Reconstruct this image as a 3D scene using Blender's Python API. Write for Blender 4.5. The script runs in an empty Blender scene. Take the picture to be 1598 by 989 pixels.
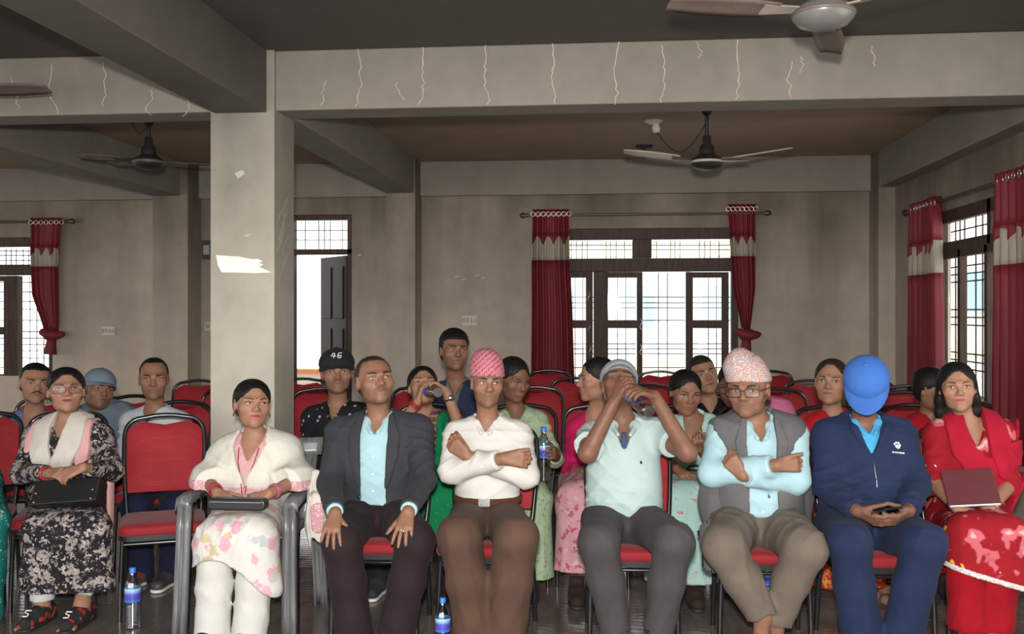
import bpy, bmesh, math, random
import numpy as np
from mathutils import Vector, Matrix

# ------------------------------------------------------------------ camera, sky, lamps, exposure
S = bpy.context.scene
COL = S.collection
FPX, CX, HY, CAMH, YAW = 1500.0, 799.0, 487.0, 1.52, math.radians(5.56)
cam_d = bpy.data.cameras.new('camera'); cam = bpy.data.objects.new('camera', cam_d); COL.objects.link(cam)
cam_d.sensor_width = 36.0; cam_d.lens = 36.0*FPX/1598.0; cam_d.shift_y = (HY-494.5)/1598.0
cam_d.clip_start = 0.05; cam_d.clip_end = 200
cam.location = (0, 0, CAMH); cam.rotation_euler = (math.pi/2, 0, YAW)
S.camera = cam
S.view_settings.view_transform = 'Standard'; S.view_settings.look = 'None'
S.view_settings.exposure = 0.95; S.view_settings.gamma = 1.0; S.view_settings.use_curve_mapping = False

W = bpy.data.worlds.new('overcast_sky'); S.world = W; W.use_nodes = True
bgn = W.node_tree.nodes['Background']
bgn.inputs['Color'].default_value = (1.0, 0.985, 0.96, 1); bgn.inputs['Strength'].default_value = 1.85

def area_light(name, loc, target, size, power, color=(1, 1, 1), sy=None):
    L = bpy.data.lights.new(name, 'AREA'); L.energy = power; L.color = color; L.size = size
    if sy: L.shape = 'RECTANGLE'; L.size_y = sy
    o = bpy.data.objects.new(name, L); COL.objects.link(o); o.location = loc
    o.rotation_euler = (Vector(target)-Vector(loc)).to_track_quat('-Z', 'Y').to_euler()
    return o
# the camera's own flash, sitting just above the lens (the fans throw its hard shadows, the glasses mirror it)
area_light('camera_flash_offscreen', (0.0, -0.10, CAMH+0.20), (-0.25, 5.0, 1.60), 0.10, 150, (1.0, 0.97, 0.925))

# ------------------------------------------------------------------ pixel -> place helpers (1598 x 989 frame)
_c, _s = math.cos(YAW), math.sin(YAW)
def P(px, py, Y):                       # point on the plane at depth Y
    u = (px-CX)/FPX; t = Y/(_s*u+_c)
    return Vector((t*(_c*u-_s), Y, CAMH+t*(HY-py)/FPX))
def PXW(px, py, X):                     # point on a wall of constant X
    u = (px-CX)/FPX; t = X/(_c*u-_s)
    return Vector((X, t*(_s*u+_c), CAMH+t*(HY-py)/FPX))
def PF(px, py, Z=0.0):                  # point on the floor
    u = (px-CX)/FPX; t = (Z-CAMH)*FPX/(HY-py)
    return Vector((t*(_c*u-_s), t*(_s*u+_c), Z))
def proj(p):
    d = -p[0]*_s+p[1]*_c; l = p[0]*_c+p[1]*_s
    return CX+FPX*l/d, HY-FPX*(p[2]-CAMH)/d

# ------------------------------------------------------------------ mesh helpers
class MB:
    def __init__(s): s.v = []; s.f = []; s.sm = []
    def add(s, vs, fs, smooth=False):
        o = len(s.v); s.v += [tuple(v) for v in vs]
        for f in fs: s.f.append(tuple(i+o for i in f)); s.sm.append(smooth)
        return s
    def box(s, a, b):
        x0, x1 = sorted((a[0], b[0])); y0, y1 = sorted((a[1], b[1])); z0, z1 = sorted((a[2], b[2]))
        vs = [(x0,y0,z0),(x1,y0,z0),(x1,y1,z0),(x0,y1,z0),(x0,y0,z1),(x1,y0,z1),(x1,y1,z1),(x0,y1,z1)]
        return s.add(vs, [(0,3,2,1),(4,5,6,7),(0,1,5,4),(1,2,6,5),(2,3,7,6),(3,0,4,7)])
    def rbox(s, a, b, r=0.01, n=3):     # box rounded in the X/Z outline
        x0, x1 = sorted((a[0], b[0])); y0, y1 = sorted((a[1], b[1])); z0, z1 = sorted((a[2], b[2]))
        pts = []
        for cx, cz, a0 in ((x1-r,z1-r,0),(x0+r,z1-r,90),(x0+r,z0+r,180),(x1-r,z0+r,270)):
            for k in range(n+1):
                t = math.radians(a0+90*k/n); pts.append((cx+r*math.cos(t), cz+r*math.sin(t)))
        return s.prism(pts, y0, y1)
    def prism(s, pts, y0, y1):          # polygon in X/Z (counter-clockwise from -Y), extruded along Y
        n = len(pts)
        vs = [(x, y0, z) for x, z in pts]+[(x, y1, z) for x, z in pts]
        fs = [tuple(range(n)), tuple(range(2*n-1, n-1, -1))]
        fs += [((i+1) % n, i, n+i, n+(i+1) % n) for i in range(n)]
        return s.add(vs, fs)
    def tube(s, pts, r, n=10, cap=True, closed=False):
        pts = [Vector(p) for p in pts]; m = len(pts)
        rs = r if isinstance(r, (list, tuple)) else [r]*m
        vs = []; fs = []; up = None
        for i, p in enumerate(pts):
            if closed: t = pts[(i+1) % m]-pts[i-1]
            else: t = pts[min(i+1, m-1)]-pts[max(i-1, 0)]
            t.normalize()
            if up is None:
                up = Vector((0, 0, 1)) if abs(t.z) < .9 else Vector((0, 1, 0))
            a = up-t*up.dot(t)
            if a.length < 1e-5: a = t.orthogonal()
            a.normalize(); up = a; b = t.cross(a)
            for k in range(n):
                th = 2*math.pi*k/n; vs.append(p+rs[i]*(a*math.cos(th)+b*math.sin(th)))
        rng = range(m) if closed else range(m-1)
        for i in rng:
            j = (i+1) % m
            for k in range(n):
                q = (k+1) % n; fs.append((i*n+k, i*n+q, j*n+q, j*n+k))
        s.add(vs, fs, True)
        if cap and not closed:
            s.add(vs[:n], [tuple(range(n-1, -1, -1))]); s.add(vs[-n:], [tuple(range(n))])
        return s
    def lathe(s, prof, c=(0, 0, 0), n=24, M=None):     # prof: (radius, z)
        vs = []; fs = []; m = len(prof)
        for r, z in prof:
            for k in range(n):
                th = 2*math.pi*k/n; p = Vector((r*math.cos(th), r*math.sin(th), z))
                if M is not None: p = M @ p
                vs.append(p+Vector(c))
        for i in range(m-1):
            for k in range(n):
                q = (k+1) % n; fs.append((i*n+k, i*n+q, (i+1)*n+q, (i+1)*n+k))
        s.add(vs, fs, True)
        if prof[0][0] > 1e-4: s.add(vs[:n], [tuple(range(n-1, -1, -1))])
        if prof[-1][0] > 1e-4: s.add(vs[-n:], [tuple(range(n))])
        return s
    def grid(s, rows, smooth=True):     # rows: list of equal-length point lists
        n = len(rows[0]); vs = [p for r in rows for p in r]
        fs = [(i*n+j, i*n+j+1, (i+1)*n+j+1, (i+1)*n+j) for i in range(len(rows)-1) for j in range(n-1)]
        return s.add(vs, fs, smooth)
    def ellip(s, c, r, R=None, n=12, m=8):
        rows = []
        for i in range(m+1):
            ph = math.pi*(i/m-.5); row = []
            for k in range(n+1):
                th = 2*math.pi*k/n
                p = Vector((r[0]*math.cos(ph)*math.cos(th), r[1]*math.cos(ph)*math.sin(th), r[2]*math.sin(ph)))
                if R is not None: p = R @ p
                row.append(p+Vector(c))
            rows.append(row)
        return s.grid(rows)
    def build(s, name, mat, parent=None, bevel=0, solid=0, sub=0):
        me = bpy.data.meshes.new(name); me.from_pydata([tuple(v) for v in s.v], [], s.f); me.update()
        me.polygons.foreach_set('use_smooth', s.sm)
        return link(name, me, mat, parent, bevel, solid, sub)

def link(name, me, mat, parent=None, bevel=0, solid=0, sub=0):
    o = bpy.data.objects.new(name, me); COL.objects.link(o)
    if mat is not None: me.materials.append(mat)
    if solid:
        m = o.modifiers.new('solid', 'SOLIDIFY'); m.thickness = solid; m.offset = 0
    if sub:
        m = o.modifiers.new('sub', 'SUBSURF'); m.levels = sub; m.render_levels = sub
    if bevel:
        m = o.modifiers.new('bev', 'BEVEL'); m.width = bevel; m.segments = 2; m.limit_method = 'ANGLE'
    if parent is not None:
        o.parent = parent
        l = parent.get('_loc')
    return o
def empty(name, loc=(0, 0, 0), rz=0.0):
    o = bpy.data.objects.new(name, None); COL.objects.link(o); o.location = loc; o.rotation_euler = (0, 0, rz)
    o.empty_display_size = .1
    return o
def tag(o, label, cat=None, group=None):
    o['label'] = label
    if cat: o['category'] = cat
    if group: o['group'] = group
    return o
def struct(o, label=None):
    o['kind'] = 'structure'
    if label: o['label'] = label
    return o
def kids(o): return [c for c in COL.objects if c.parent == o]
def copy_tree(o, parent=None):
    c = o.copy(); COL.objects.link(c)
    if parent is not None: c.parent = parent
    for ch in TREE.get(o.name, []): 
        copy_tree(ch, c)
    return c
TREE = {}
def reg(o, parent):
    TREE.setdefault(parent.name, []).append(o); return o

# ------------------------------------------------------------------ material helpers
MATS = {}
def nt(name):
    m = bpy.data.materials.new(name); m.use_nodes = True
    return m, m.node_tree, m.node_tree.nodes, m.node_tree.links, m.node_tree.nodes['Principled BSDF']
def srgb(r, g, b):
    f = lambda c: ((c/255)/12.92 if c/255 <= .04045 else ((c/255+.055)/1.055)**2.4)
    return (f(r), f(g), f(b), 1)
def texco(N, L, scale=None, kind='Object'):
    t = N.new('ShaderNodeTexCoord'); out = t.outputs[kind]
    if scale is not None:
        mp = N.new('ShaderNodeMapping'); L.new(out, mp.inputs[0])
        mp.inputs['Scale'].default_value = scale if isinstance(scale, (tuple, list)) else (scale,)*3
        out = mp.outputs[0]
    return out
def noise(N, L, vec, scale, detail=4, rough=.55):
    n = N.new('ShaderNodeTexNoise'); n.inputs['Scale'].default_value = scale
    n.inputs['Detail'].default_value = detail; n.inputs['Roughness'].default_value = rough
    if vec is not None: L.new(vec, n.inputs['Vector'])
    return n.outputs['Fac']
def ramp(N, L, fac, stops):
    r = N.new('ShaderNodeValToRGB'); L.new(fac, r.inputs[0]); e = r.color_ramp.elements
    while len(e) > 1: e.remove(e[-1])
    e[0].position = stops[0][0]; e[0].color = stops[0][1]
    for p, c in stops[1:]:
        q = e.new(p); q.color = c
    return r.outputs[0]
def mixc(N, L, fac, a, b, blend='MIX'):
    m = N.new('ShaderNodeMix'); m.data_type = 'RGBA'; m.blend_type = blend
    for sock, val in ((0, fac), (6, a), (7, b)):
        if hasattr(val, 'default_value') or hasattr(val, 'links'): L.new(val, m.inputs[sock])
        else: m.inputs[sock].default_value = val
    return m.outputs[2]
def mth(N, L, op, a, b=None, clamp=False):
    m = N.new('ShaderNodeMath'); m.operation = op; m.use_clamp = clamp
    for i, v in enumerate((a, b)):
        if v is None: continue
        if hasattr(v, 'links'): L.new(v, m.inputs[i])
        else: m.inputs[i].default_value = v
    return m.outputs[0]
def bump(N, L, B, h, strength=.3, dist=.01):
    b = N.new('ShaderNodeBump'); b.inputs['Strength'].default_value = strength; b.inputs['Distance'].default_value = dist
    L.new(h, b.inputs['Height']); L.new(b.outputs[0], B.inputs['Normal'])
def plain(name, col, rough=.5, metal=0, var=.12, nscale=12, bs=.15, bdist=.003, spec=.4):
    if name in MATS: return MATS[name]
    m, T, N, L, B = nt(name)
    v = texco(N, L); f = noise(N, L, v, nscale)
    dark = tuple(c*(1-var) for c in col[:3])+(1,); lite = tuple(min(1, c*(1+var)) for c in col[:3])+(1,)
    L.new(ramp(N, L, f, [(.3, dark), (.7, lite)]), B.inputs['Base Color'])
    B.inputs['Roughness'].default_value = rough; B.inputs['Metallic'].default_value = metal
    B.inputs['Specular IOR Level'].default_value = spec
    if bs: bump(N, L, B, noise(N, L, v, nscale*8, 3), bs, bdist)
    MATS[name] = m; return m
def cloth(name, col, var=.10, weave=420, rough=.85, fold=.25, scale=9):
    if name in MATS: return MATS[name]
    col = tuple(c*.74 for c in col[:3])
    m, T, N, L, B = nt(name); v = texco(N, L); f = noise(N, L, v, scale, 5)
    dark = tuple(c*(1-var) for c in col[:3])+(1,); lite = tuple(min(1, c*(1+var)) for c in col[:3])+(1,)
    L.new(ramp(N, L, f, [(.3, dark), (.7, lite)]), B.inputs['Base Color'])
    B.inputs['Roughness'].default_value = rough; B.inputs['Specular IOR Level'].default_value = .15
    B.inputs['Sheen Weight'].default_value = .02
    mp = N.new('ShaderNodeMapping'); L.new(v, mp.inputs[0]); mp.inputs['Scale'].default_value = (1, 1, .35)
    mp.inputs['Rotation'].default_value = (.3, .5, .2)
    bump(N, L, B, noise(N, L, mp.outputs[0], 26, 3), fold, .012)
    MATS[name] = m; return m
# ================================================================== THE ROOM
YB = 9.70; YP = 9.37; ZC = 3.05; ZB = 2.70           # back wall, pilaster fronts, slab, beam soffit
YC = 5.44                                            # front face of the free column
XR = P(1397, 300, YP).x                              # right wall
XRB = P(1371, 300, YP).x                             # inner face of the right wall's beam
XL = -9.3

def soot_mat(name, base, soot, z0, z1, amount=1.0, nscale=1.3, spots=.0, rough=.75):
    """painted plaster with a film of smoke soot that thickens with height (a stain of its own, patchy)"""
    m, T, N, L, B = nt(name)
    g = N.new('ShaderNodeNewGeometry'); sep = N.new('ShaderNodeSeparateXYZ'); L.new(g.outputs['Position'], sep.inputs[0])
    v = g.outputs['Position']
    h = N.new('ShaderNodeMapRange'); h.clamp = False; L.new(sep.outputs['Z'], h.inputs[0]); h.inputs[1].default_value = z0; h.inputs[2].default_value = z1
    n1 = noise(N, L, v, nscale, 5); n2 = noise(N, L, v, nscale*5, 5)
    mp = N.new('ShaderNodeMapping'); L.new(v, mp.inputs[0]); mp.inputs['Scale'].default_value = (1.5, 1.5, .25)
    n3 = noise(N, L, mp.outputs[0], 1.6, 3)
    a = mth(N, L, 'ADD', h.outputs[0], mth(N, L, 'MULTIPLY', mth(N, L, 'SUBTRACT', n1, .5), .55))
    a = mth(N, L, 'ADD', a, mth(N, L, 'MULTIPLY', mth(N, L, 'SUBTRACT', n3, .5), .7))
    a = mth(N, L, 'MULTIPLY', a, amount, True)
    c = mixc(N, L, a, base, soot)
    sp = ramp(N, L, noise(N, L, v, 9, 8, .75), [(.62, (0, 0, 0, 1)), (.80, (1, 1, 1, 1))])
    c = mixc(N, L, mth(N, L, 'MULTIPLY', sp, spots), c, tuple(min(1, x*1.5+.02) for x in base[:3])+(1,))
    fine = ramp(N, L, n2, [(.25, (.9, .9, .9, 1)), (.75, (1.06, 1.06, 1.06, 1))])
    c = mixc(N, L, 1.0, c, fine, 'MULTIPLY')
    L.new(c, B.inputs['Base Color']); B.inputs['Roughness'].default_value = rough
    B.inputs['Specular IOR Level'].default_value = .25
    bump(N, L, B, noise(N, L, v, 30, 6, .7), .25, .006)
    return m
M_wall = soot_mat('sooty_cream_wall', (.48, .415, .34, 1), (.098, .077, .058, 1), .70, 3.05, 1.0)
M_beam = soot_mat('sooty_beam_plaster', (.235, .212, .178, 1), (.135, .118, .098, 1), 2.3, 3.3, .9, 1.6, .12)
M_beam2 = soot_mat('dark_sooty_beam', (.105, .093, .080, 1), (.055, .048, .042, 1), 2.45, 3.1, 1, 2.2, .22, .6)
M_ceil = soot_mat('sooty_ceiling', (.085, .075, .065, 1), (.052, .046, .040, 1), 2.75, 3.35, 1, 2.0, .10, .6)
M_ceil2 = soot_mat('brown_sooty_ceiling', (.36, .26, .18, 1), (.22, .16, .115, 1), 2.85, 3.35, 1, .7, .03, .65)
M_col = soot_mat('column_plaster', (.44, .405, .335, 1), (.12, .108, .088, 1), 1.25, 3.05, .95, 1.5, .05)
M_chalk = plain('pale_plaster_line', (.42, .385, .33, 1), .8, bs=0)
M_paper = plain('white_paint_patch', (.78, .76, .70, 1), .6, bs=.1)

def floor_mat():
    m, T, N, L, B = nt('worn_dark_floor'); g = N.new('ShaderNodeNewGeometry'); v = g.outputs['Position']
    n1 = noise(N, L, v, 1.8, 6, .6); mp = N.new('ShaderNodeMapping'); L.new(v, mp.inputs[0]); mp.inputs['Scale'].default_value = (7, 1.0, 1)
    n2 = noise(N, L, mp.outputs[0], 3.0, 5)
    c = ramp(N, L, n1, [(.28, (.095, .078, .068, 1)), (.55, (.15, .127, .113, 1)), (.78, (.22, .195, .175, 1))])
    c = mixc(N, L, .45, c, ramp(N, L, n2, [(.3, (.07, .056, .048, 1)), (.7, (.18, .155, .14, 1))]))
    L.new(c, B.inputs['Base Color'])
    r = ramp(N, L, noise(N, L, v, 5, 5), [(.3, (.09, .09, .09, 1)), (.7, (.24, .24, .24, 1))])
    L.new(r, B.inputs['Roughness']); B.inputs['Specular IOR Level'].default_value = .75
    w = N.new('ShaderNodeTexWave'); L.new(v, w.inputs[0]); w.bands_direction = 'Y'; w.inputs['Scale'].default_value = 6; w.inputs['Distortion'].default_value = 5
    h = mth(N, L, 'ADD', w.outputs['Fac'], noise(N, L, v, 24, 4))
    bump(N, L, B, h, .10, .003)
    return m
M_floor = floor_mat()
struct(MB().box((XL-.3, -3, -.12), (XR+.3, YB+.3, 0)).build('floor', M_floor), 'worn dark brown glossy floor')

# ceiling slabs: the front bays are black with soot, the far bay brown
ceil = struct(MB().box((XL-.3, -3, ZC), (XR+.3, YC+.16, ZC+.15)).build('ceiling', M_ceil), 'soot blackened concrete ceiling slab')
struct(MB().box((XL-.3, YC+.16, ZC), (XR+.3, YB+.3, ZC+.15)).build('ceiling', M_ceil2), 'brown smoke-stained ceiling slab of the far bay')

# walls with openings -------------------------------------------------
def cutwall(u0, u1, z0, z1, holes, mk):
    us = sorted({u0, u1, *[h[0] for h in holes], *[h[1] for h in holes]}); zs = sorted({z0, z1, *[h[2] for h in holes], *[h[3] for h in holes]})
    us = [u for u in us if u0-1e-6 <= u <= u1+1e-6]
    for i in range(len(us)-1):
        run = None
        for j in range(len(zs)-1):
            cu, cz = (us[i]+us[i+1])/2, (zs[j]+zs[j+1])/2
            inside = any(h[0] < cu < h[1] and h[2] < cz < h[3] for h in holes)
            if not inside:
                run = [zs[j], zs[j+1]] if run is None else [run[0], zs[j+1]]
            if inside or j == len(zs)-2:
                if run: mk(us[i], us[i+1], run[0], run[1])
                run = None
# main window (behind the drinking man), left window, door: extents on the back wall
wx = lambda px: P(px, 487, YB).x
wz = lambda py, px=1000: P(px, py, YB).z
WIN1 = (wx(868), wx(1152), .82, wz(356))
WIN2 = (wx(-150), wx(82), .84, wz(370, 60))
DOOR = (wx(440), wx(549), 0.0, wz(335, 500))
mb = MB()
cutwall(XL, XR+.3, 0, ZC, [WIN1, WIN2, DOOR], lambda a, b, c, d: mb.box((a, YB, c), (b, YB+.24, d)))
struct(mb.build('wall_back', M_wall), 'cream back wall stained by smoke')
# right wall with its window
ry = lambda px: PXW(px, 487, XR).y
WIN3 = (ry(1590), ry(1466), .80, PXW(1500, 322, XR).z)
mb = MB()
WIN4 = (1.6, 4.2, .80, WIN3[3])
cutwall(-3, YB, 0, ZC, [WIN3, WIN4], lambda a, b, c, d: mb.box((XR, a, c), (XR+.09, b, d)))
struct(mb.build('wall_right', M_wall), 'cream side wall with a barred window')
mb = MB(); cutwall(-3, YB, 0, ZC, [(1.0, 4.0, .8, 2.35), (6.0, 8.6, .8, 2.35)], lambda a, b, c, d: mb.box((XL-.24, a, c), (XL, b, d)))
struct(mb.build('wall_left', M_wall), 'cream side wall beyond the bay of the single knotted curtain')

# beams and columns ---------------------------------------------------
bx0, bx1 = P(334, 170, YC).x, P(416, 170, YC).x
cx0, cx1 = P(328, 300, YC).x, P(428, 300, YC).x
def beam(a, b, mat, label):
    return struct(MB().box(a, b).build('ceiling_beam', mat, bevel=.008), label)
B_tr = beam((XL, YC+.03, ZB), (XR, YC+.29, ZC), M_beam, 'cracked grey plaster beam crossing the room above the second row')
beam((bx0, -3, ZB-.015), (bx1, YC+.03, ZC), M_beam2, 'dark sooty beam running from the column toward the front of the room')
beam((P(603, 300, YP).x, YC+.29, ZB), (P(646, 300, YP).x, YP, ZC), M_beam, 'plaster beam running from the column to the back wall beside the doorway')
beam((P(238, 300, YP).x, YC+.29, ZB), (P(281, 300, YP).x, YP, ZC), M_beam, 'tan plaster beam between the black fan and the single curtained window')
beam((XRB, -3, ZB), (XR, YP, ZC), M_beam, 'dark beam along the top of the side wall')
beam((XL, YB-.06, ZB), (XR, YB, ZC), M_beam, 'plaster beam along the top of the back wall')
column = struct(MB().box((cx0, YC, 0), (cx1, YC+.36, ZC)).build('column', M_col, bevel=.006), 'square free-standing plaster column with a torn white patch')
def pil(p0, p1, lab):
    struct(MB().box((P(p0, 300, YP).x, YP, 0), (p1 if p1 > 50 and False else P(p1, 300, YP).x, YB, ZC)).build('column', M_wall, bevel=.006), lab)
pil(602, 648, 'wall pilaster between the doorway and the wide window')
pil(238, 293, 'wall pilaster between the doorway and the single curtained window')
struct(MB().box((XRB, YP, 0), (XR+.02, YB, ZC)).build('column', M_wall, bevel=.006), 'corner pilaster where the back wall meets the side wall')

# pale cracks in the plaster of the cross beam
random.seed(5)
def crack(px, y0, y1, w=.0042):
    yf = YC+.03-.0012; pts = []; n = 17; off = 0
    for i in range(n):
        t = i/(n-1); off = off*.8+random.uniform(-3.6, 3.6)
        q = P(px+off*(.4+t), y0+(y1-y0)*t, yf); pts.append(q)
    rows = [[(p.x-w*random.uniform(.3, .7), yf, p.z) for p in pts], [(p.x+w*random.uniform(.3, .7), yf, p.z) for p in pts]]
    MB().grid(rows, False).build('crack', M_chalk, B_tr, solid=.002)
for a in [(558, 76, 166), (660, 72, 164), (758, 68, 163), (862, 67, 162), (966, 64, 164), (1033, 70, 160), (1150, 62, 156), (1236, 96, 152), (1252, 88, 114), (1362, 72, 104),
          (510, 125, 166), (620, 128, 155), (1090, 66, 92), (82, 100, 178), (162, 98, 165), (235, 140, 180), (294, 155, 182), (20, 120, 170)]:
    crack(*a)
# torn white patch and smaller marks on the column
yf = YC-.0015
def patch(pts, mat, par, name='plaster_patch'):
    q = [P(a, b, yf) for a, b in pts]
    MB().prism([(p.x, p.z) for p in q][::-1], yf, yf+.003).build(name, mat, par)
patch([(337, 398), (352, 399), (372, 400), (392, 404), (402, 404), (410, 408), (404, 410), (411, 413), (404, 416), (424, 425), (396, 426), (366, 425), (346, 425), (340, 414)], M_paper, column)
patch([(378, 368), (394, 364), (386, 369)], M_chalk, column)
patch([(366, 270), (378, 265), (382, 271), (371, 279)], M_chalk, column)
mb = MB(); xs = cx1+.0012
for i in range(16):
    y0_, z0_ = YC+random.uniform(.04, .20), random.uniform(1.72, 2.12)
    pts = [(xs, y0_+.1*t, z0_+.16*t-.05*t*t) for t in (0, .5, 1)]
    mb.grid([[(p[0], p[1], p[2]-.002) for p in pts], [(p[0], p[1], p[2]+.002) for p in pts]], False)
mb.build('scratch_mark', M_chalk, column, solid=.001)

# ------------------------------------------------------------------ window / door materials
def wood_mat(name, a, b):
    m, T, N, L, B = nt(name); g = N.new('ShaderNodeNewGeometry')
    mp = N.new('ShaderNodeMapping'); L.new(g.outputs['Position'], mp.inputs[0]); mp.inputs['Scale'].default_value = (14, 14, 1.6)
    f = noise(N, L, mp.outputs[0], 2.2, 6, .6)
    L.new(ramp(N, L, f, [(.25, a), (.75, b)]), B.inputs['Base Color']); B.inputs['Roughness'].default_value = .6; B.inputs['Specular IOR Level'].default_value = .2
    bump(N, L, B, f, .2, .003); return m
M_wood = wood_mat('dark_varnished_wood', (.030, .018, .014, 1), (.085, .052, .042, 1))
M_door = wood_mat('dark_door_wood', (.012, .007, .006, 1), (.028, .017, .014, 1))
M_iron = plain('iron_bar', (.03, .028, .027, 1), .5, .6, bs=0)
def glass_mat():
    m = bpy.data.materials.new('window_glass'); m.use_nodes = True; N, L = m.node_tree.nodes, m.node_tree.links
    N.clear(); o = N.new('ShaderNodeOutputMaterial'); t = N.new('ShaderNodeBsdfTransparent'); t.inputs[0].default_value = (.93, .95, .94, 1)
    gl = N.new('ShaderNodeBsdfGlossy'); gl.inputs['Roughness'].default_value = .04; gl.inputs[0].default_value = (.9, .9, .9, 1)
    mx = N.new('ShaderNodeMixShader'); mx.inputs[0].default_value = .05
    L.new(t.outputs[0], mx.inputs[1]); L.new(gl.outputs[0], mx.inputs[2]); L.new(mx.outputs[0], o.inputs[0]); return m
M_glass = glass_mat()

def bars(par, U, Vs, mk, r=.0045):
    mb = MB()
    for kind, c, a, b in U:
        p, q = mk(kind, c, a, b); mb.tube([p, q], r, 6)
    return mb.build('window_grille', M_iron, par)

# --- window_1: wide window in the back wall
w1 = empty('window_1', (0, 0, 0)); struct(w1, 'wide dark wooden window with iron grille and red curtains behind the second row')
yw = YB+.05
def wbox(par, name, a, b, c, d, y0=0.0, y1=.07, mat=None):      # pixel box a..b, c..d on the back wall
    p, q = P(a, d, YB), P(b, c, YB)
    return MB().box((p.x, YB+y0+.02, p.z), (q.x, YB+y1+.02, q.z)).build(name, mat or M_wood, par, bevel=.004)
ZS1 = 588
for nm, a, b, c, d in (('window_head', 866, 1154, 355, 374), ('transom_rail', 866, 1154, 402, 424), ('window_sill', 862, 1158, 640, 652),
                       ('window_jamb', 866, 880, 374, 640), ('window_jamb', 1142, 1154, 374, 640), ('mullion', 987, 1017, 374, 402),
                       ('mullion', 926, 946, 424, 640), ('mullion', 1071, 1077, 424, 640)):
    wbox(w1, nm, a, b, c, d, -.01, .10)
def sash(par, a, b, c, d, st, mid=None, y0=.02, label=None):
    e = MB()
    def bx(a_, b_, c_, d_):
        p, q = P(a_, d_, YB), P(b_, c_, YB); e.box((p.x, YB+y0+.02, p.z), (q.x, YB+y0+.055, q.z))
    bx(a, a+st, c, d); bx(b-st, b, c, d); bx(a+st, b-st, c, c+9); bx(a+st, b-st, d-10, d)
    if mid: bx(a+st, b-st, mid, mid+12)
    s_ = e.build('sash', M_wood, par)
    p, q = P(a+st*.5, d-5, YB), P(b-st*.5, c+5, YB)
    cuts = [(p.z, q.z)] if not mid else [(p.z, P(a, mid+6, YB).z), (P(a, mid+6, YB).z, q.z)]
    for z0_, z1_ in cuts:
        MB().box((p.x, YB+y0+.035, z0_), (q.x, YB+y0+.039, z1_)).build('pane', M_glass, s_)
    return s_
sash(w1, 880, 925, 424, 640, 11, 500)
sash(w1, 940, 1003, 424, 640, 9, 500)
sash(w1, 1071, 1138, 424, 640, 11, 500)
for a, b in ((880, 987), (1017, 1142)):
    p, q = P(a, 403, YB), P(b, 373, YB)
    MB().box((p.x, YB+.055, p.z), (q.x, YB+.059, q.z)).build('pane', M_glass, w1)
def grille(par, xs, ys, spans_v, spans_h, y=.16, r=.005):
    mb = MB()
    for x in xs: mb.tube([tuple(P(x, spans_v[0], YB)+Vector((0, y, 0))), tuple(P(x, spans_v[1], YB)+Vector((0, y, 0)))], r, 6)
    for yy in ys: mb.tube([tuple(P(spans_h[0], yy, YB)+Vector((0, y, 0))), tuple(P(spans_h[1], yy, YB)+Vector((0, y, 0)))], r, 6)
    return mb.build('window_grille', M_iron, par)
rows_ = [463, 472, 480, 500, 537, 545, 553, 575, 600]
for a, b, xs in ((880, 926, (897, 909)), (946, 993, (964, 977)), (1004, 1071, (1029, 1043)), (1083, 1142, (1108, 1121))):
    grille(w1, xs, rows_, (424, 640), (a, b))
grille(w1, (891, 899, 908, 916, 946, 953, 962, 975), (381, 388), (374, 402), (880, 987))
grille(w1, (1026, 1048, 1055, 1063, 1094, 1102, 1111, 1125), (381, 388), (374, 402), (1017, 1142))
# casement hooks
mb = MB()
for px, py in ((918, 462), (919, 510), (920, 545), (999, 505), (999, 545)):
    c = P(px, py, YB)+Vector((0, -.005, 0)); mb.tube([c+Vector((0, 0, .05)), c+Vector((.018, -.02, .02)), c+Vector((-.005, -.02, -.03)), c+Vector((.012, 0, -.06))], .004, 6)
mb.build('casement_hook', plain('hook_steel', (.55, .5, .48, 1), .3, .9, bs=0), w1)

# --- window_2: window in the left bay
w2 = empty('window_2'); struct(w2, 'dark wooden window with one knotted red curtain, beyond the column')
for nm, a, b, c, d in (('window_head', -152, 84, 370, 386), ('transom_rail', -152, 84, 412, 430), ('window_sill', -156, 88, 594, 604),
                       ('window_jamb', 75, 84, 386, 594), ('mullion', 8, 26, 430, 594), ('mullion', -100, -84, 430, 594)):
    wbox(w2, nm, a, b, c, d, -.01, .09)
sash(w2, -84, 12, 430, 594, 10, 510)
grille(w2, (-60, -45, -30, -5, 3, 11, 22, 31, 40, 49, 58, 67), (390, 397, 405), (386, 412), (-84, 76))
grille(w2, (-60, -45, -30, -5, 3, 33, 44, 55, 65), (440, 455, 470, 482, 500, 518, 528, 538, 548, 560, 575), (430, 594), (-84, 76))
p, q = P(26, 594, YB), P(76, 430, YB); MB().box((p.x, YB+.055, p.z), (q.x, YB+.059, q.z)).build('pane', M_glass, w2)
p, q = P(-84, 412, YB), P(76, 386, YB); MB().box((p.x, YB+.055, p.z), (q.x, YB+.059, q.z)).build('pane', M_glass, w2)

# --- door_1
d1 = empty('door_1'); struct(d1, 'dark wooden doorway standing half open with a barred transom light')
for nm, a, b, c, d in (('door_head', 440, 549, 335, 343), ('transom_rail', 440, 549, 388, 397), ('door_jamb', 440, 457, 343, 760), ('door_jamb', 541, 549, 343, 760)):
    wbox(d1, nm, a, b, c, d, .0, .12)
grille(d1, (472, 493, 502, 511, 530), (358, 373), (343, 388), (457, 541), .1)
p, q = P(457, 388, YB), P(541, 343, YB); MB().box((p.x, YB+.075, p.z), (q.x, YB+.079, q.z)).build('pane', M_glass, d1)
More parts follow.
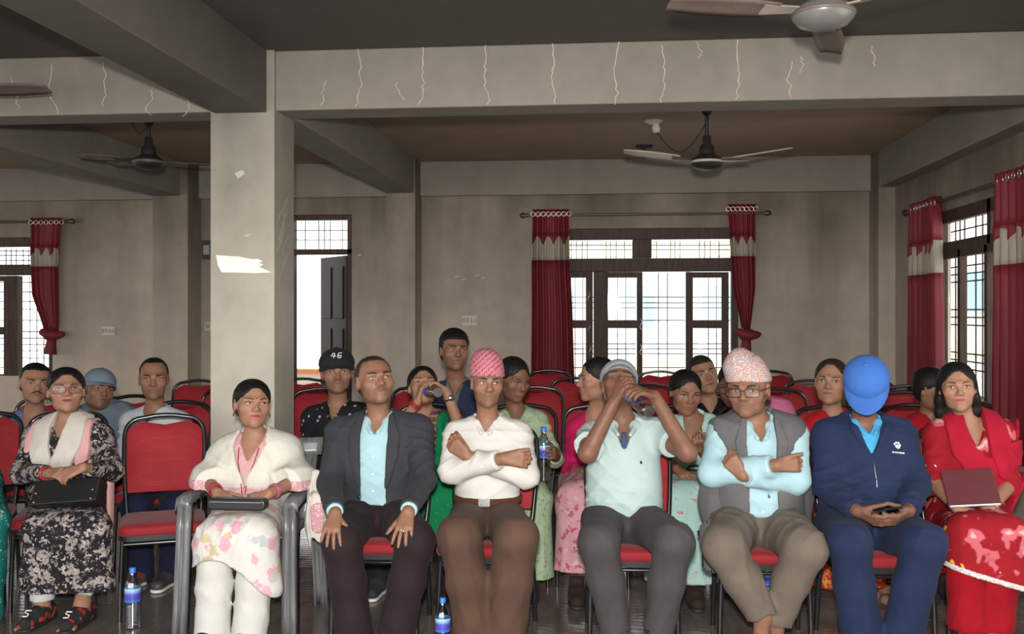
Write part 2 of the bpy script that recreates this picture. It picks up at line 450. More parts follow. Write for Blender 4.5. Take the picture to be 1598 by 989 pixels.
# the open leaf, hinged on the far jamb and swung inward a little
hx = P(538, 400, YB).x; ang = math.radians(48); lw = .62
leaf = MB(); zt = P(500, 398, YB).z
leaf.box((-lw, 0, .02), (0, .04, zt))
lf = leaf.build('door_leaf', M_door, d1, bevel=.004); lf.location = (hx, YB+.06, 0); lf.rotation_euler = (0, 0, -ang)
for z0_, z1_ in ((.15, .75), (.85, 1.35), (1.45, 2.0)):
    for x0_, x1_ in ((-.56, -.34), (-.28, -.06)):
        MB().box((x0_, -.012, z0_), (x1_, .002, z1_)).build('door_panel', M_door, lf, bevel=.006)
MB().tube([(-.56, -.02, 1.05), (-.56, -.06, 1.05), (-.46, -.06, 1.05)], .009, 8).build('door_handle', plain('brushed_steel', (.6, .6, .58, 1), .3, .9, bs=0), lf)

# --- window_3: window in the right wall
w3 = empty('window_3'); struct(w3, 'dark wooden window in the side wall between two red curtains')
Y0, Y1 = WIN3[0], WIN3[1]; ZT = WIN3[3]; ZS = WIN3[2]
ztr = PXW(1500, 388, XR).z
def rb(name, y0, y1, z0, z1, x0=.0, x1=.045):
    return MB().box((XR+x0-.01, y0, z0), (XR+x1, y1, z1)).build(name, M_wood, w3, bevel=.004)
rb('window_head', Y0, Y1, ZT-.10, ZT); rb('transom_rail', Y0, Y1, ztr-.06, ztr+.07); rb('window_sill', Y0-.03, Y1+.03, ZS-.05, ZS+.08, -.02, .14)
rb('window_jamb', Y1-.07, Y1, ZS, ZT); rb('window_jamb', Y0, Y0+.07, ZS, ZT)
ym = [ry(p) for p in (1498, 1540)]
rb('mullion', ym[0]-.03, ym[0]+.03, ZS, ztr); rb('mullion', ym[1]-.03, ym[1]+.03, ZS, ztr); rb('mullion', ry(1545)-.035, ry(1545)+.035, ztr, ZT)
edges = [Y1-.07, ym[0], ym[1], Y0+.07]
for i in range(3):
    a, b = edges[i+1], edges[i]
    MB().box((XR+.05, a, ZS), (XR+.054, b, ztr)).build('pane', M_glass, w3)
    mb = MB()
    for k in range(1, 4): y = a+(b-a)*k/4; mb.tube([(XR+.07, y, ZS), (XR+.07, y, ZT)], .006, 6)
    for zz in (1.08, 1.14, 1.2, 1.42, 1.48, 1.54, 1.76, 1.82, 1.88, ztr+.16, ztr+.24, ztr+.32): mb.tube([(XR+.07, a, zz), (XR+.07, b, zz)], .006, 6)
    mb.build('window_grille', M_iron, w3)
# ------------------------------------------------------------------ buildings outside
def paint(name, c): return plain(name, c, .8, var=.05, nscale=1.0, bs=0)
gro = struct(MB().box((-40, YB+.3, -3.2), (40, 60, -3.0)).build('ground_outside', paint('pale_ground', (.42, .41, .38, 1))), 'pale ground outside the windows')
def house(x0, x1, y, z0, z1, mat, label, band, wins, wm):
    h = empty('building', ((x0+x1)/2, y, -3.0)); tag(h, label, 'building')
    cx = (x0+x1)/2
    MB().box((x0-cx, 0, 0), (x1-cx, 6, z1+3)).build('facade', mat, h)
    for b in band: MB().box((x0-cx-.2, -.35, b+3), (x1-cx+.2, 0, b+3.35)).build('balcony_slab', paint('pale_yellow_band', (.82, .76, .52, 1)), h)
    for (a, c) in wins:
        w_ = MB().box((a-cx-.55, -.04, c+3), (a-cx+.55, 0, c+4.3)).build('window', wm, h)
        MB().box((a-cx-.42, -.06, c+3.12), (a-cx+.42, -.04, c+4.18)).build('pane', paint('blue_pane', (.34, .48, .58, 1)), w_)
house(-4.5, 5.0, 24, -3, 3.6, paint('pale_blue_wall', (.74, .80, .83, 1)), 'pale blue building with yellow balcony bands seen through the wide window', (.0, 2.9),
      [(-3.2, 1.0), (-1.2, 1.0), (.8, 1.0), (2.8, 1.0), (-3.2, -2.0), (-1.2, -2.0), (.8, -2.0), (2.8, -2.0)], paint('white_trim', (.75, .75, .72, 1)))
house(6.5, 12.5, 27, -3, 4.6, paint('cream_outside_wall', (.80, .78, .72, 1)), 'cream building seen through the wide window behind the knotted curtain', (.4,), [(8, 1.4), (10, 1.4)], paint('white_trim', (.75, .75, .72, 1)))
# balcony parapet outside the door
pr = MB().box((-5.6, 11.2, .0), (-1.5, 11.35, .78)).build('balcony_parapet', paint('pale_parapet', (.72, .70, .66, 1)))
struct(pr, 'pale balcony parapet outside the doorway')
MB().box((-5.6, 11.17, .78), (-1.5, 11.38, .84)).build('parapet_coping', paint('orange_coping', (.62, .28, .14, 1)), pr)
struct(MB().box((-6, YB+.24, -.2), (-1.2, 11.4, -.01)).build('balcony_floor', paint('pale_concrete', (.5, .49, .46, 1))), 'pale concrete balcony floor outside the doorway')
# ================================================================== CURTAINS, RODS, FANS, SOCKETS
def curtain_mat(name, col, trans):
    m, T, N, L, B = nt(name); v = texco(N, L)
    mp = N.new('ShaderNodeMapping'); L.new(v, mp.inputs[0]); mp.inputs['Scale'].default_value = (9, 9, .8)
    f = noise(N, L, mp.outputs[0], 3, 4)
    c = ramp(N, L, f, [(.3, tuple(x*.75 for x in col)+(1,)), (.7, tuple(x*1.15 for x in col)+(1,))])
    L.new(c, B.inputs['Base Color']); B.inputs['Roughness'].default_value = .65
    tr = N.new('ShaderNodeBsdfTranslucent'); L.new(c, tr.inputs[0]); mx = N.new('ShaderNodeMixShader'); mx.inputs[0].default_value = trans
    o = N['Material Output']; L.new(B.outputs[0], mx.inputs[1]); L.new(tr.outputs[0], mx.inputs[2]); L.new(mx.outputs[0], o.inputs[0])
    return m
M_curt = curtain_mat('red_curtain', (.22, .018, .028), .3)
M_band = curtain_mat('cream_curtain_band', (.42, .37, .29), .3)
M_rod = plain('curtain_rod_metal', (.10, .08, .065, 1), .4, .7, bs=0)
M_eye = plain('eyelet_metal', (.6, .58, .55, 1), .3, .9, bs=0)

def curtain(label, O, U, D, segs, band, width_f, folds, amp, knot=None, grp=None):
    """hangs at O; U = unit vector along the rod, D = unit vector into the room; width_f(z)->(u0,u1); segs = z list"""
    t = empty('curtain', O); tag(t, label, 'curtain', grp)
    n = folds*8
    def row(z, extra=0.0):
        u0, u1 = width_f(z); r = []
        sq = (u1-u0)
        for k in range(n+1):
            f = k/n; a = amp*(.6+.4*math.sin(f*7+1.3))*(.8+.5*min(1, sq))
            w = a*math.cos(2*math.pi*folds*f+.35*math.sin(z*3.1))+extra
            r.append(U*(u0+(u1-u0)*f)+D*(w)+Vector((0, 0, z)))
        return r
    def part(name, zs, mat, extra=0.0):
        MB().grid([row(z, extra) for z in zs]).build(name, mat, t, solid=.004)
    z0 = segs[0]; z1 = segs[-1]; b0, b1 = band
    lin = lambda a, b, m: [a+(b-a)*i/m for i in range(m+1)]
    part('curtain_top', lin(z0, b0, 5), M_curt)
    # cream band with a scalloped upper edge: the band panel runs under pointed tongues of the red top
    part('curtain_band', lin(b0, b1, 5), M_band)
    rows = []
    for i in range(4):
        r = row(b0, .006); rr = []
        for k, p in enumerate(r):
            sc = abs(math.sin(math.pi*folds*.5*k/n))
            rr.append(p+Vector((0, 0, -(i/3)*(.02+.085*(1-sc)))))
        rows.append(rr)
    MB().grid(rows).build('curtain_scallop', M_curt, t, solid=.004)
    part('curtain_drop', lin(b1, z1, 14), M_curt)
    for k in range(folds+1):
        mb = MB(); u0, u1 = width_f(z0); c = U*(u0+(u1-u0)*k/folds)+D*(amp*.8)+Vector((0, 0, z0-.05))
        ring = [c+(U*math.cos(a)+Vector((0, 0, 1))*math.sin(a))*.022 for a in [2*math.pi*i/12 for i in range(12)]]
        mb.tube(ring, .004, 6, closed=True); mb.build('eyelet', M_eye, t)
    if knot:
        kz, ku, ks = knot
        pts = []; mb = MB()
        R = lambda *a: Matrix.Rotation(*a)
        mb.ellip(U*ku+D*.02+Vector((0, 0, kz)), (ks*1.0, ks*.8, ks*.75), n=18, m=12)
        mb.tube([U*(ku-ks)+D*.03+Vector((0, 0, kz+.03)), U*ku+D*(ks*.9)+Vector((0, 0, kz-.01)), U*(ku+ks*1.1)+D*.03+Vector((0, 0, kz+.0)), U*(ku+ks*1.5)+D*.0+Vector((0, 0, kz+ks*.1))], [ks*.45, ks*.55, ks*.55, ks*.2], 12)
        mb.tube([U*ku+D*.01+Vector((0, 0, kz-ks*.4)), U*(ku-.01)+D*.02+Vector((0, 0, kz-ks*1.4)), U*(ku-.015)+D*.02+Vector((0, 0, kz-ks*2.2))], [ks*.5, ks*.62, ks*.75], 12)
        mb.build('curtain_knot', M_curt, t, sub=1)
    return t
def rod(label, a, b, D, wall_off=.09):
    t = empty('curtain_rod', a); tag(t, label, 'rod'); a = Vector(a); b = Vector(b); d = b-a
    MB().tube([Vector(), d], .011, 10).build('pole', M_rod, t)
    u = d.normalized()
    for e, s in ((Vector(), -1), (d, 1)):
        mb = MB(); q = Vector((0, 0, 1)).rotation_difference(u*s).to_matrix()
        mb.lathe([(.013, 0), (.02, .01), (.014, .02), (.028, .04), (.03, .055), (.02, .075), (.0, .085)], e, 14, q)
        mb.build('finial', M_rod, t)
        MB().tube([e-u*s*.06, e-u*s*.06-D*wall_off], .008, 8).build('bracket', M_rod, t)
DB = Vector((0, -1, 0)); UX = Vector((1, 0, 0))
yr = YB-.10
ra, rbb = P(824, 336, yr), P(1190, 328, yr)
rod('thin curtain rod above the wide window', ra, (rbb.x, yr, ra.z), DB)
def hang(px0, px1, py0, py1, band, taper, folds, amp, label, knot=None, Y=yr, zr=None, grp=None):
    a, b = P(px0, py0, Y), P(px1, py0, Y); O = Vector((a.x, Y, 0)); zt = (zr or a.z)+.04
    sc = (b.x-a.x)/(px1-px0)
    def wf(z):
        py = HY-(z-CAMH)/((P(px0, 0, Y).z-P(px0, 100, Y).z)/100)
        for (p0, l0, r0), (p1, l1, r1) in zip(taper[:-1], taper[1:]):
            if py <= p1 or p1 == taper[-1][0]:
                t = min(1, max(0, (py-p0)/(p1-p0))); l = l0+(l1-l0)*t; r = r0+(r1-r0)*t; break
        return (l-px0)*sc, (r-px0)*sc
    z = lambda py: P(px0, py, Y).z
    kn = None
    if knot: kn = (z(knot[1]), (knot[0]-px0)*sc, knot[2]*sc)
    return curtain(label, O, UX, DB, [zt, z(py1)], (z(band[0]), z(band[1])), wf, folds, amp, kn, grp)
hang(832, 888, 333, 640, (366, 406), [(330, 832, 888), (406, 830, 889), (480, 830, 893), (640, 829, 898)], 7, .035, 'straight unknotted red curtain with cream band at the wide window')
hang(1138, 1178, 325, 512, (366, 400), [(325, 1136, 1179), (400, 1140, 1178), (450, 1143, 1178), (500, 1155, 1172), (512, 1157, 1170)], 6, .030, 'knotted red curtain with cream band at the wide window', (1165, 522, 14))
ra2 = P(105, 348, yr); rod('curtain rod over the window beyond the column', P(-170, 348, yr), (ra2.x, yr, P(-170, 348, yr).z), DB)
hang(50, 97, 346, 515, (384, 416), [(345, 50, 98), (416, 50, 92), (460, 52, 92), (505, 68, 92), (515, 70, 91)], 6, .030, 'knotted red curtain hanging at the window beyond the column', (82, 522, 13), zr=P(-170, 348, yr).z)
# right wall
UR = Vector((0, -1, 0)); DR = Vector((-1, 0, 0)); XW = XR-.10
zr3 = PXW(1500, 303, XW).z
ya, yb_ = PXW(1418, 300, XW).y, 5.6
rod('curtain rod along the side wall', (XW, ya+.05, zr3), (XW, yb_, zr3), DR)
def hang_r(pxa, pxb, bot, label):
    y0_, y1_ = PXW(pxa, 400, XW).y, PXW(pxb, 400, XW).y; w_ = y0_-y1_
    return curtain(label, Vector((XW, y0_, 0)), UR, DR, [zr3+.05, bot], (zr3-.30, zr3-.56), lambda z: (0-.02*(zr3-z), w_+.05*(zr3-z)), 7, .04)
hang_r(1426, 1464, .55, 'long red side wall curtain hanging next to the corner pilaster')
hang_r(1562, 1630, .55, 'long red side wall curtain hanging away from the corner')

# --- ceiling fans
M_fan = plain('dusty_white_fan', (.26, .22, .19, 1), .45, .1, var=.15, nscale=20, bs=0)
M_fan_dk = plain('soot_black_fan', (.028, .027, .026, 1), .45, .3, bs=0)
M_fan_br = plain('brown_fan_blade', (.105, .078, .064, 1), .5, bs=0)
def fan(loc, angs, body, blade, label, droop=.0, r=.60, rodm=None, dome=None, pitch=12):
    t = empty('ceiling_fan', loc); tag(t, label, 'fan', 'ceiling fans')
    top = ZC-loc[2]
    MB().tube([(0, 0, .05), (0, 0, top)], .013, 10).build('rod', rodm or body, t)
    MB().lathe([(.0, top-.10), (.02, top-.10), (.035, top-.08), (.055, top-.02), (.06, top)], n=18).build('ceiling_canopy', rodm or body, t)
    MB().lathe([(.018, .20), (.03, .19), (.03, .14), (.05, .12), (.058, .06)], n=18).build('lower_canopy', rodm or body, t)
    MB().lathe([(.0, -.055), (.05, -.052), (.095, -.035), (.115, -.01), (.118, .01), (.108, .025), (.09, .04), (.06, .06), (.0, .065)], n=32).build('motor', dome or body, t)
    MB().lathe([(.117, -.004), (.121, .0), (.121, .01), (.117, .014)], n=32).build('motor_trim_ring', blade, t)
    for a in angs:
        th = math.radians(a); R = Matrix.Rotation(th, 4, 'Z') @ Matrix.Rotation(math.radians(pitch), 4, 'X')
        def tr(p): q = R @ Vector(p); return q+Vector((0, 0, droop*Vector((q.x, q.y)).length))
        mb = MB(); rows = []
        for i in range(9):
            f = i/8; x = .19+(r-.19)*f; w = (.052+.013*math.sin(math.pi*min(1, f*1.1)))*(1 if f < .95 else .85)
            rows.append([tr((x, w*(k/4-.5)*2, .012+.004*(1-(k/2-1)**2))) for k in range(5)])
        mb.grid(rows).build('blade', blade, t, solid=.006)
        mb = MB(); mb.add([tr(p) for p in ((.09, -.022, .015), (.25, -.035, .008), (.25, .035, .008), (.09, .022, .015), (.09, -.022, .022), (.25, -.035, .014), (.25, .035, .014), (.09, .022, .022))],
               [(0, 3, 2, 1), (4, 5, 6, 7), (0, 1, 5, 4), (1, 2, 6, 5), (2, 3, 7, 6), (3, 0, 4, 7)]); mb.build('blade_bracket', body, t)
    return t
f1 = P(1285, 24, 3.80); fan(tuple(f1), (195, 75, 315), M_fan, M_fan_br, 'grey ceiling fan hanging in front of the cracked cross beam', .0, .62, dome=plain('grey_fan_dome', (.13, .127, .12, 1), .3, .1, bs=0))
f2 = P(1103, 254, 7.1); fan(tuple(f2), (176, 55, -2), M_fan_dk, plain('pale_fan_blade', (.40, .34, .28, 1), .4, bs=0), 'black and cream ceiling fan hanging in front of the wide window', .14, .60)
f3 = P(232, 254, 7.1); fan(tuple(f3), (196, 150, 40), M_fan_dk, M_fan_br, 'all black ceiling fan hanging beside the tan beam past the column', .05, .50)
f4 = P(72, 141, 5.0)+Vector((-.62, 0, 0)); fan(tuple(f4), (1, 121, 241), M_fan, M_fan_br, 'brown ceiling fan with one blade showing below the black ceiling beyond the dark beam', .0, .62, pitch=-16)
# ceiling junction box with a hanging wire
M_dirtywhite = plain('dirty_white_plastic', (.48, .43, .34, 1), .5, bs=0)
jb = P(1020, 192, 7.75); jb.z = ZC
t = empty('junction_box', tuple(jb)); tag(t, 'broken white ceiling junction box with a drooping wire by the black and cream fan', 'junction box')
MB().lathe([(.075, 0), (.07, -.015), (.03, -.03), (.0, -.032)], n=18).build('rose', M_dirtywhite, t)
MB().lathe([(.0, -.10), (.03, -.095), (.035, -.06), (.022, -.025), (.0, -.02)], (.02, 0, 0), n=14).build('socket', M_dirtywhite, t)
e = Vector(f2)+Vector((0, 0, .30))-jb
mb = MB(); mb.tube([Vector((.025, 0, -.09)).lerp(e, k/14)-Vector((0, 0, .19*math.sin(math.pi*k/14))) for k in range(15)], .004, 6); mb.build('wire', M_fan_dk, t)
MBw = MB(); a0 = Vector(f3); MBw.tube([a0+Vector((-.14, 0, ZC-a0.z-.005)), a0+Vector((-.13, 0, ZC-a0.z-.09)), a0+Vector((-.07, 0, ZC-a0.z-.16)), a0+Vector((-.012, 0, ZC-a0.z-.10))], .004, 6)
wr = MBw.build('fan_wire', M_fan_dk); tag(wr, 'black wire looping from the ceiling to the all black fan', 'wire')
# shadowy hook on ceiling
hk = P(1005, 235, 8.9); hk.z = ZC
t = empty('ceiling_hook', tuple(hk)); tag(t, 'small dark ceiling rose near the back wall above the wide window', 'ceiling hook')
MB().lathe([(.08, 0), (.075, -.02), (.0, -.03)], n=18).build('plate', M_fan_dk, t); MB().tube([(0, 0, -.02), (0, 0, -.12)], .016, 8).build('stub', M_fan_dk, t)

def socket(px, py, w, h, label, mat, D=YB, n=4):
    c = P(px, py, D); t = empty('wall_socket', (c.x, D, c.z)); tag(t, label, 'socket')
    MB().rbox((-w/2, -.016, -h/2), (w/2, 0, h/2), .008).build('plate', mat, t, bevel=.002)
    for i in range(n):
        x = -w/2+w*(i+.5)/n; MB().rbox((x-w*.32/n, -.022, -h*.25), (x+w*.32/n, -.016, h*.25), .003).build('switch', plain('switch_grey', (.30, .28, .25, 1), .5, bs=0), t)
M_sock = plain('socket_cream', (.50, .46, .39, 1), .5, bs=0)
socket(170, 516, .155, .09, 'cream switch plate on the wall beside the knotted curtain of the window beyond the column', M_sock)
socket(733, 500, .155, .10, 'cream switch plate on the wall between the pilaster and the straight curtain', M_sock)
socket(323, 390, .10, .20, 'dark recessed fuse box on the wall showing past the column edge', plain('dark_box', (.05, .045, .04, 1), .6, bs=0), n=1)
socket(325, 509, .07, .09, 'small cream switch plate half hidden by the column', M_sock, n=1)
M_smudge = M_chalk
mb = MB()
for px, py in ((712, 432), (722, 436), (744, 430), (752, 434), (648, 392), (635, 402), (560, 398)):
    c = P(px, py, YB-.0012); mb.prism([(c.x-.03, c.z-.012), (c.x+.035, c.z+.0), (c.x+.01, c.z+.014)], YB-.0012, YB-.0005)
wall_obj = bpy.data.objects['wall_back']; mb.build('scuff_mark', M_smudge, wall_obj)
# ================================================================== SOFT SOLIDS (distance fields meshed with surface nets)
f32 = np.float32
def A(v): return np.array(v, dtype=f32)
def nrm(v): v = Vector(v); v.normalize(); return v
class Sdf:
    def __init__(s): s.ops = []; s.lo = A([9e9]*3); s.hi = A([-9e9]*3)
    def _bb(s, pts, r):
        for p in pts: s.lo = np.minimum(s.lo, A(p)-r); s.hi = np.maximum(s.hi, A(p)+r)
    def cap(s, a, b, ra, rb=None, k=.02, op='u', flat=None, cutb=False, cuta=False):
        rb = ra if rb is None else rb; a = A(a); b = A(b); ba = b-a; L2 = float(ba@ba)+1e-9; ln = math.sqrt(L2)
        fn = None if flat is None else (A(nrm(flat[0])), flat[1])
        def f(p):
            q = p-a
            if fn: q = q+np.outer((q@fn[0])*(fn[1]-1), fn[0])
            h = np.clip((q@ba)/L2, 0, 1)
            d = np.sqrt(((q-h[:, None]*ba)**2).sum(1))-(ra+(rb-ra)*h)
            if cutb: d = np.maximum(d, (q@ba)/ln-ln)
            if cuta: d = np.maximum(d, -(q@ba)/ln)
            if fn: d = d/fn[1] if fn[1] > 1 else d
            return d
        rm = max(ra, rb)*(1/min(1, fn[1]) if fn else 1)
        s.ops.append((op, f, k, (a+b)/2, ln/2+rm)); 
        if op == 'u': s._bb((a, b), rm)
        return s
    def ell(s, c, r, R=None, k=.02, op='u'):
        c = A(c); r = A(r); Rm = None if R is None else np.array(R, dtype=f32)
        def f(p):
            q = p-c
            if Rm is not None: q = q@Rm          # world -> local
            q1 = q/r; k0 = np.sqrt((q1*q1).sum(1)); q2 = q1/r; k1 = np.sqrt((q2*q2).sum(1))+1e-6
            return k0*(k0-1)/k1
        s.ops.append((op, f, k, c, float(r.max())))
        if op == 'u': s._bb((c,), float(r.max()))
        return s
    def path(s, pts, rs, k=.015, **kw):
        if not isinstance(rs, (list, tuple)): rs = [rs]*len(pts)
        for i in range(len(pts)-1): s.cap(pts[i], pts[i+1], rs[i], rs[i+1], k, **kw)
        return s
    def fn(s, f): s.ops.append(('f', f, 0, None, 0)); return s
    def ev(s, p, near=None):
        D = np.full(len(p), .09, dtype=f32)
        for op, f, k, c, r in s.ops:
            if op == 'f': D = f(p, D); continue
            d = f(p); D = comb(op, D, d, k)
        return D
def comb(op, D, d, k):
    if op == 's': d = -d
    if op == 'u':
        if k <= 0: return np.minimum(D, d)
        h = np.maximum(k-np.abs(D-d), 0)/k; return np.minimum(D, d)-h*h*k*.25
    if k <= 0: return np.maximum(D, d)
    h = np.maximum(k-np.abs(D-d), 0)/k; return np.maximum(D, d)+h*h*k*.25

def surf_nets(S, vox, pad=.015):
    NB = 6; bs = NB*vox
    lo = S.lo-pad-bs*.5; nb = np.ceil((S.hi+pad+bs*.5-lo)/bs).astype(int)
    gi = np.stack(np.meshgrid(*[np.arange(n) for n in nb], indexing='ij'), -1).reshape(-1, 3)
    cen = (lo+(gi+.5)*bs).astype(f32)
    d = S.ev(cen); act = np.abs(d) < bs*.87*1.25+.018
    gi = gi[act]; cen = cen[act]
    o = np.stack(np.meshgrid(*[np.arange(NB)]*3, indexing='ij'), -1).reshape(-1, 3)
    ijk = gi[:, None, :]*NB+o[None]                         # (B, NB^3, 3)
    pts = (lo+ijk*vox).astype(f32)
    Bn, K = pts.shape[:2]
    D = np.full((Bn, K), .09, dtype=f32)
    for op, f, k, c, r in S.ops:
        if op == 'f':
            D = f(pts.reshape(-1, 3), D.reshape(-1)).reshape(Bn, K); continue
        m = np.sqrt(((cen-c)**2).sum(1)) < r+bs*.87+k+.012
        if not m.any(): continue
        sub = pts[m].reshape(-1, 3); D[m] = comb(op, D[m].reshape(-1), f(sub), k).reshape(-1, K)
    dims = nb*NB+1; st = (int(dims[1]*dims[2]), int(dims[2]), 1)
    G = np.full(int(dims.prod())+st[0]+8, np.nan, dtype=f32)
    I = (ijk[..., 0]*st[0]+ijk[..., 1]*st[1]+ijk[..., 2]).reshape(-1); a = D.reshape(-1); G[I] = a
    ij = ijk.reshape(-1, 3)
    Q = []; W_ = []
    for ax in range(3):
        b = G[I+st[ax]]; m = ((a < 0) & (b >= 0)) | ((a >= 0) & (b < 0))
        Ic = I[m]; t = a[m]/(a[m]-b[m]); p = ij[m].astype(np.float64); p[:, ax] += t
        s1, s2 = st[(ax+1) % 3], st[(ax+2) % 3]
        q = np.stack([Ic, Ic-s1, Ic-s1-s2, Ic-s2], 1); neg = a[m] >= 0
        q[neg] = q[neg][:, ::-1]; Q.append(q); W_.append(p)
    Q = np.concatenate(Q); Wp = np.concatenate(W_)
    u, inv = np.unique(Q.reshape(-1), return_inverse=True); inv = inv.reshape(-1)
    cnt = np.bincount(inv, minlength=len(u)); rep = np.repeat(Wp, 4, 0)
    V = np.stack([np.bincount(inv, rep[:, i], len(u))/cnt for i in range(3)], 1)*vox+lo
    return V.astype(f32), inv.reshape(-1, 4)

NTRI = [0]
def thin_out(V, F, mask, cell):
    """merge the vertices under mask into cells (hidden skin under clothes needs few faces); returns triangles"""
    key = np.arange(len(V), dtype=np.int64)+10**12
    q = np.floor(V[mask]/cell).astype(np.int64)+2000
    key[mask] = (q[:, 0]*4001+q[:, 1])*4001+q[:, 2]
    u, inv = np.unique(key, return_inverse=True); inv = inv.reshape(-1); cnt = np.bincount(inv)
    V2 = np.stack([np.bincount(inv, V[:, i])/cnt for i in range(3)], 1).astype(f32)
    T = inv[np.concatenate([F[:, [0, 1, 2]], F[:, [0, 2, 3]]])]
    ok = (T[:, 0] != T[:, 1]) & (T[:, 1] != T[:, 2]) & (T[:, 0] != T[:, 2]); T = T[ok]
    _, i = np.unique(np.sort(T, 1), axis=0, return_index=True)
    return V2, T[np.sort(i)]
def emit(name, S, vox, mat, parent, paint=None, solid=None, coarse=None):
    V, F = surf_nets(S, vox)
    if coarse is not None: V, F = thin_out(V, F, coarse(V), vox*3)
    nv = F.shape[1]; NTRI[0] += (nv-2)*len(F)
    base = parent
    off = Vector((0, 0, 0)); q = parent
    while q is not None: off += q.location; q = q.parent
    me = bpy.data.meshes.new(name); n, m = len(V), len(F)
    me.vertices.add(n); me.vertices.foreach_set('co', (V-A(off)).reshape(-1).astype(f32))
    me.loops.add(nv*m); me.loops.foreach_set('vertex_index', F.reshape(-1).astype(np.int32))
    me.polygons.add(m); me.polygons.foreach_set('loop_start', np.arange(0, nv*m, nv, dtype=np.int32))
    me.polygons.foreach_set('loop_total', np.full(m, nv, dtype=np.int32))
    me.polygons.foreach_set('use_smooth', np.ones(m, dtype=bool))
    me.update(calc_edges=True)
    if paint is not None:
        at = me.color_attributes.new('tint', 'FLOAT_COLOR', 'POINT')
        c = np.ones((n, 4), dtype=f32); c[:, :3] = paint(V); at.data.foreach_set('color', c.reshape(-1))
    return link(name, me, mat, parent)

def folds(amp, dirs, seed=0):
    """soft cloth folds: a few warped sine ripples; dirs = list of (wave vector)"""
    rs = np.random.RandomState(seed); ph = rs.uniform(0, 6.28, len(dirs)+2)
    ds = [A(d) for d in dirs]
    def f(p, D):
        w1 = np.sin(p@A((7, 5, 9))+ph[0]); w2 = np.sin(p@A((-6, 8, 5))+ph[1]); w = .9*w1+.7*w2; s = 0
        for i, d in enumerate(ds):
            m = .5+.5*np.sin(p@A((9-4*i, 6, 5+5*i))+ph[i+2]*2)
            s = s+((1-np.abs(np.sin(.5*(p@d)+ph[i+2]+w)))**2-.3)*(.08+1.1*m**3)
        return D-3.0*amp*s/len(ds)
    return f

# ------------------------------------------------------------------ heads
def head_prims(S, C, R, s=1.0, sex='m', wide=1.0, nose=1.0, ears=True, jaw=1.0):
    C = Vector(C); Rm = R.to_3x3()
    T = lambda x, y, z: C+Rm @ Vector((x*s*wide, y*s, z*s))
    def e(x, y, z, a, b, c, k=.02, op='u', rot=None):
        RR = Rm if rot is None else Rm @ rot
        S.ell(T(x, y, z), (a*s*wide, b*s, c*s), RR, k*s, op)
    f = sex == 'f'
    e(0, .018, .036, .072, .092, .077)
    e(0, -.012, -.022, .0595, .070, .077, .04)
    e(0, -.030, -.066, .042*jaw, .050, .040, .03)
    e(0, -.066, -.094, .022*jaw, .018, .017, .025)
    for q in (-1, 1):
        e(q*.040, -.056, -.022, .024, .020, .022, .03)
        e(q*.034*jaw, -.022, -.068, .015, .030, .020, .03)
        S.cap(T(q*.012, -.082, .020), T(q*.046, -.066, .022), .010*s, .009*s, .016*s)
    for q in (-1, 1):
        e(q*.031, -.088, .003, .016, .010, .0085, .012, 's')
    S.cap(T(0, -.078, .012), T(0, -.099*(1 if nose <= 1 else 1.01), -.024), .0075*s, .0105*s*nose, .010*s)
    for q in (-1, 1): e(q*.0105*nose, -.088, -.029, .0085*nose, .011, .0075, .008)
    e(0, -.074, -.056, .026, .017, .018, .014)
    e(0, -.091, -.0555, .020, .004, .0022, .004, 's')
    if ears:
        for q in (-1, 1):
            rot = Matrix.Rotation(q*.35, 3, 'Z') @ Matrix.Rotation(.15, 3, 'X')
            e(q*.073, .012, -.006, .009, .019, .032, .006, 'u', rot)
            e(q*.080, .004, -.004, .006, .009, .017, .006, 's', rot)
    return T
_hc = {}
def face_front(x, z, sex, wide, nose, jaw):
    key = (sex, wide, nose, jaw)
    if key not in _hc:
        S = Sdf(); head_prims(S, (0, 0, 0), Matrix.Identity(4), 1.0, sex, wide, nose, False, jaw); _hc[key] = S
    S = _hc[key]; ys = np.linspace(-.15, 0, 151); p = np.zeros((151, 3), dtype=f32); p[:, 0] = x*wide; p[:, 1] = ys; p[:, 2] = z
    d = S.ev(p); i = int(np.argmax(d < 0)); return float(ys[i])

M_eye_w = plain('eye_white', (.40, .36, .33, 1), .25, bs=0, spec=.6)
M_iris = plain('dark_iris', (.018, .010, .007, 1), .15, bs=0, spec=.7)
M_brow = plain('black_brow', (.014, .011, .010, 1), .7, bs=0)
def hair_mat(name, c):
    if name in MATS: return MATS[name]
    m, T, N, L, B = nt(name); v = texco(N, L, (60, 60, 14)); f = noise(N, L, v, 4, 4)
    L.new(ramp(N, L, f, [(.3, tuple(x*.6 for x in c)+(1,)), (.7, tuple(x*1.5 for x in c)+(1,))]), B.inputs['Base Color'])
    B.inputs['Roughness'].default_value = .55; B.inputs['Specular IOR Level'].default_value = .22
    bump(N, L, B, f, .5, .004); MATS[name] = m; return m
M_hair = hair_mat('black_hair', (.006, .0055, .0055))
M_hairb = hair_mat('dark_brown_hair', (.022, .015, .012))
M_hairg = hair_mat('grey_streaked_hair', (.10, .095, .09))
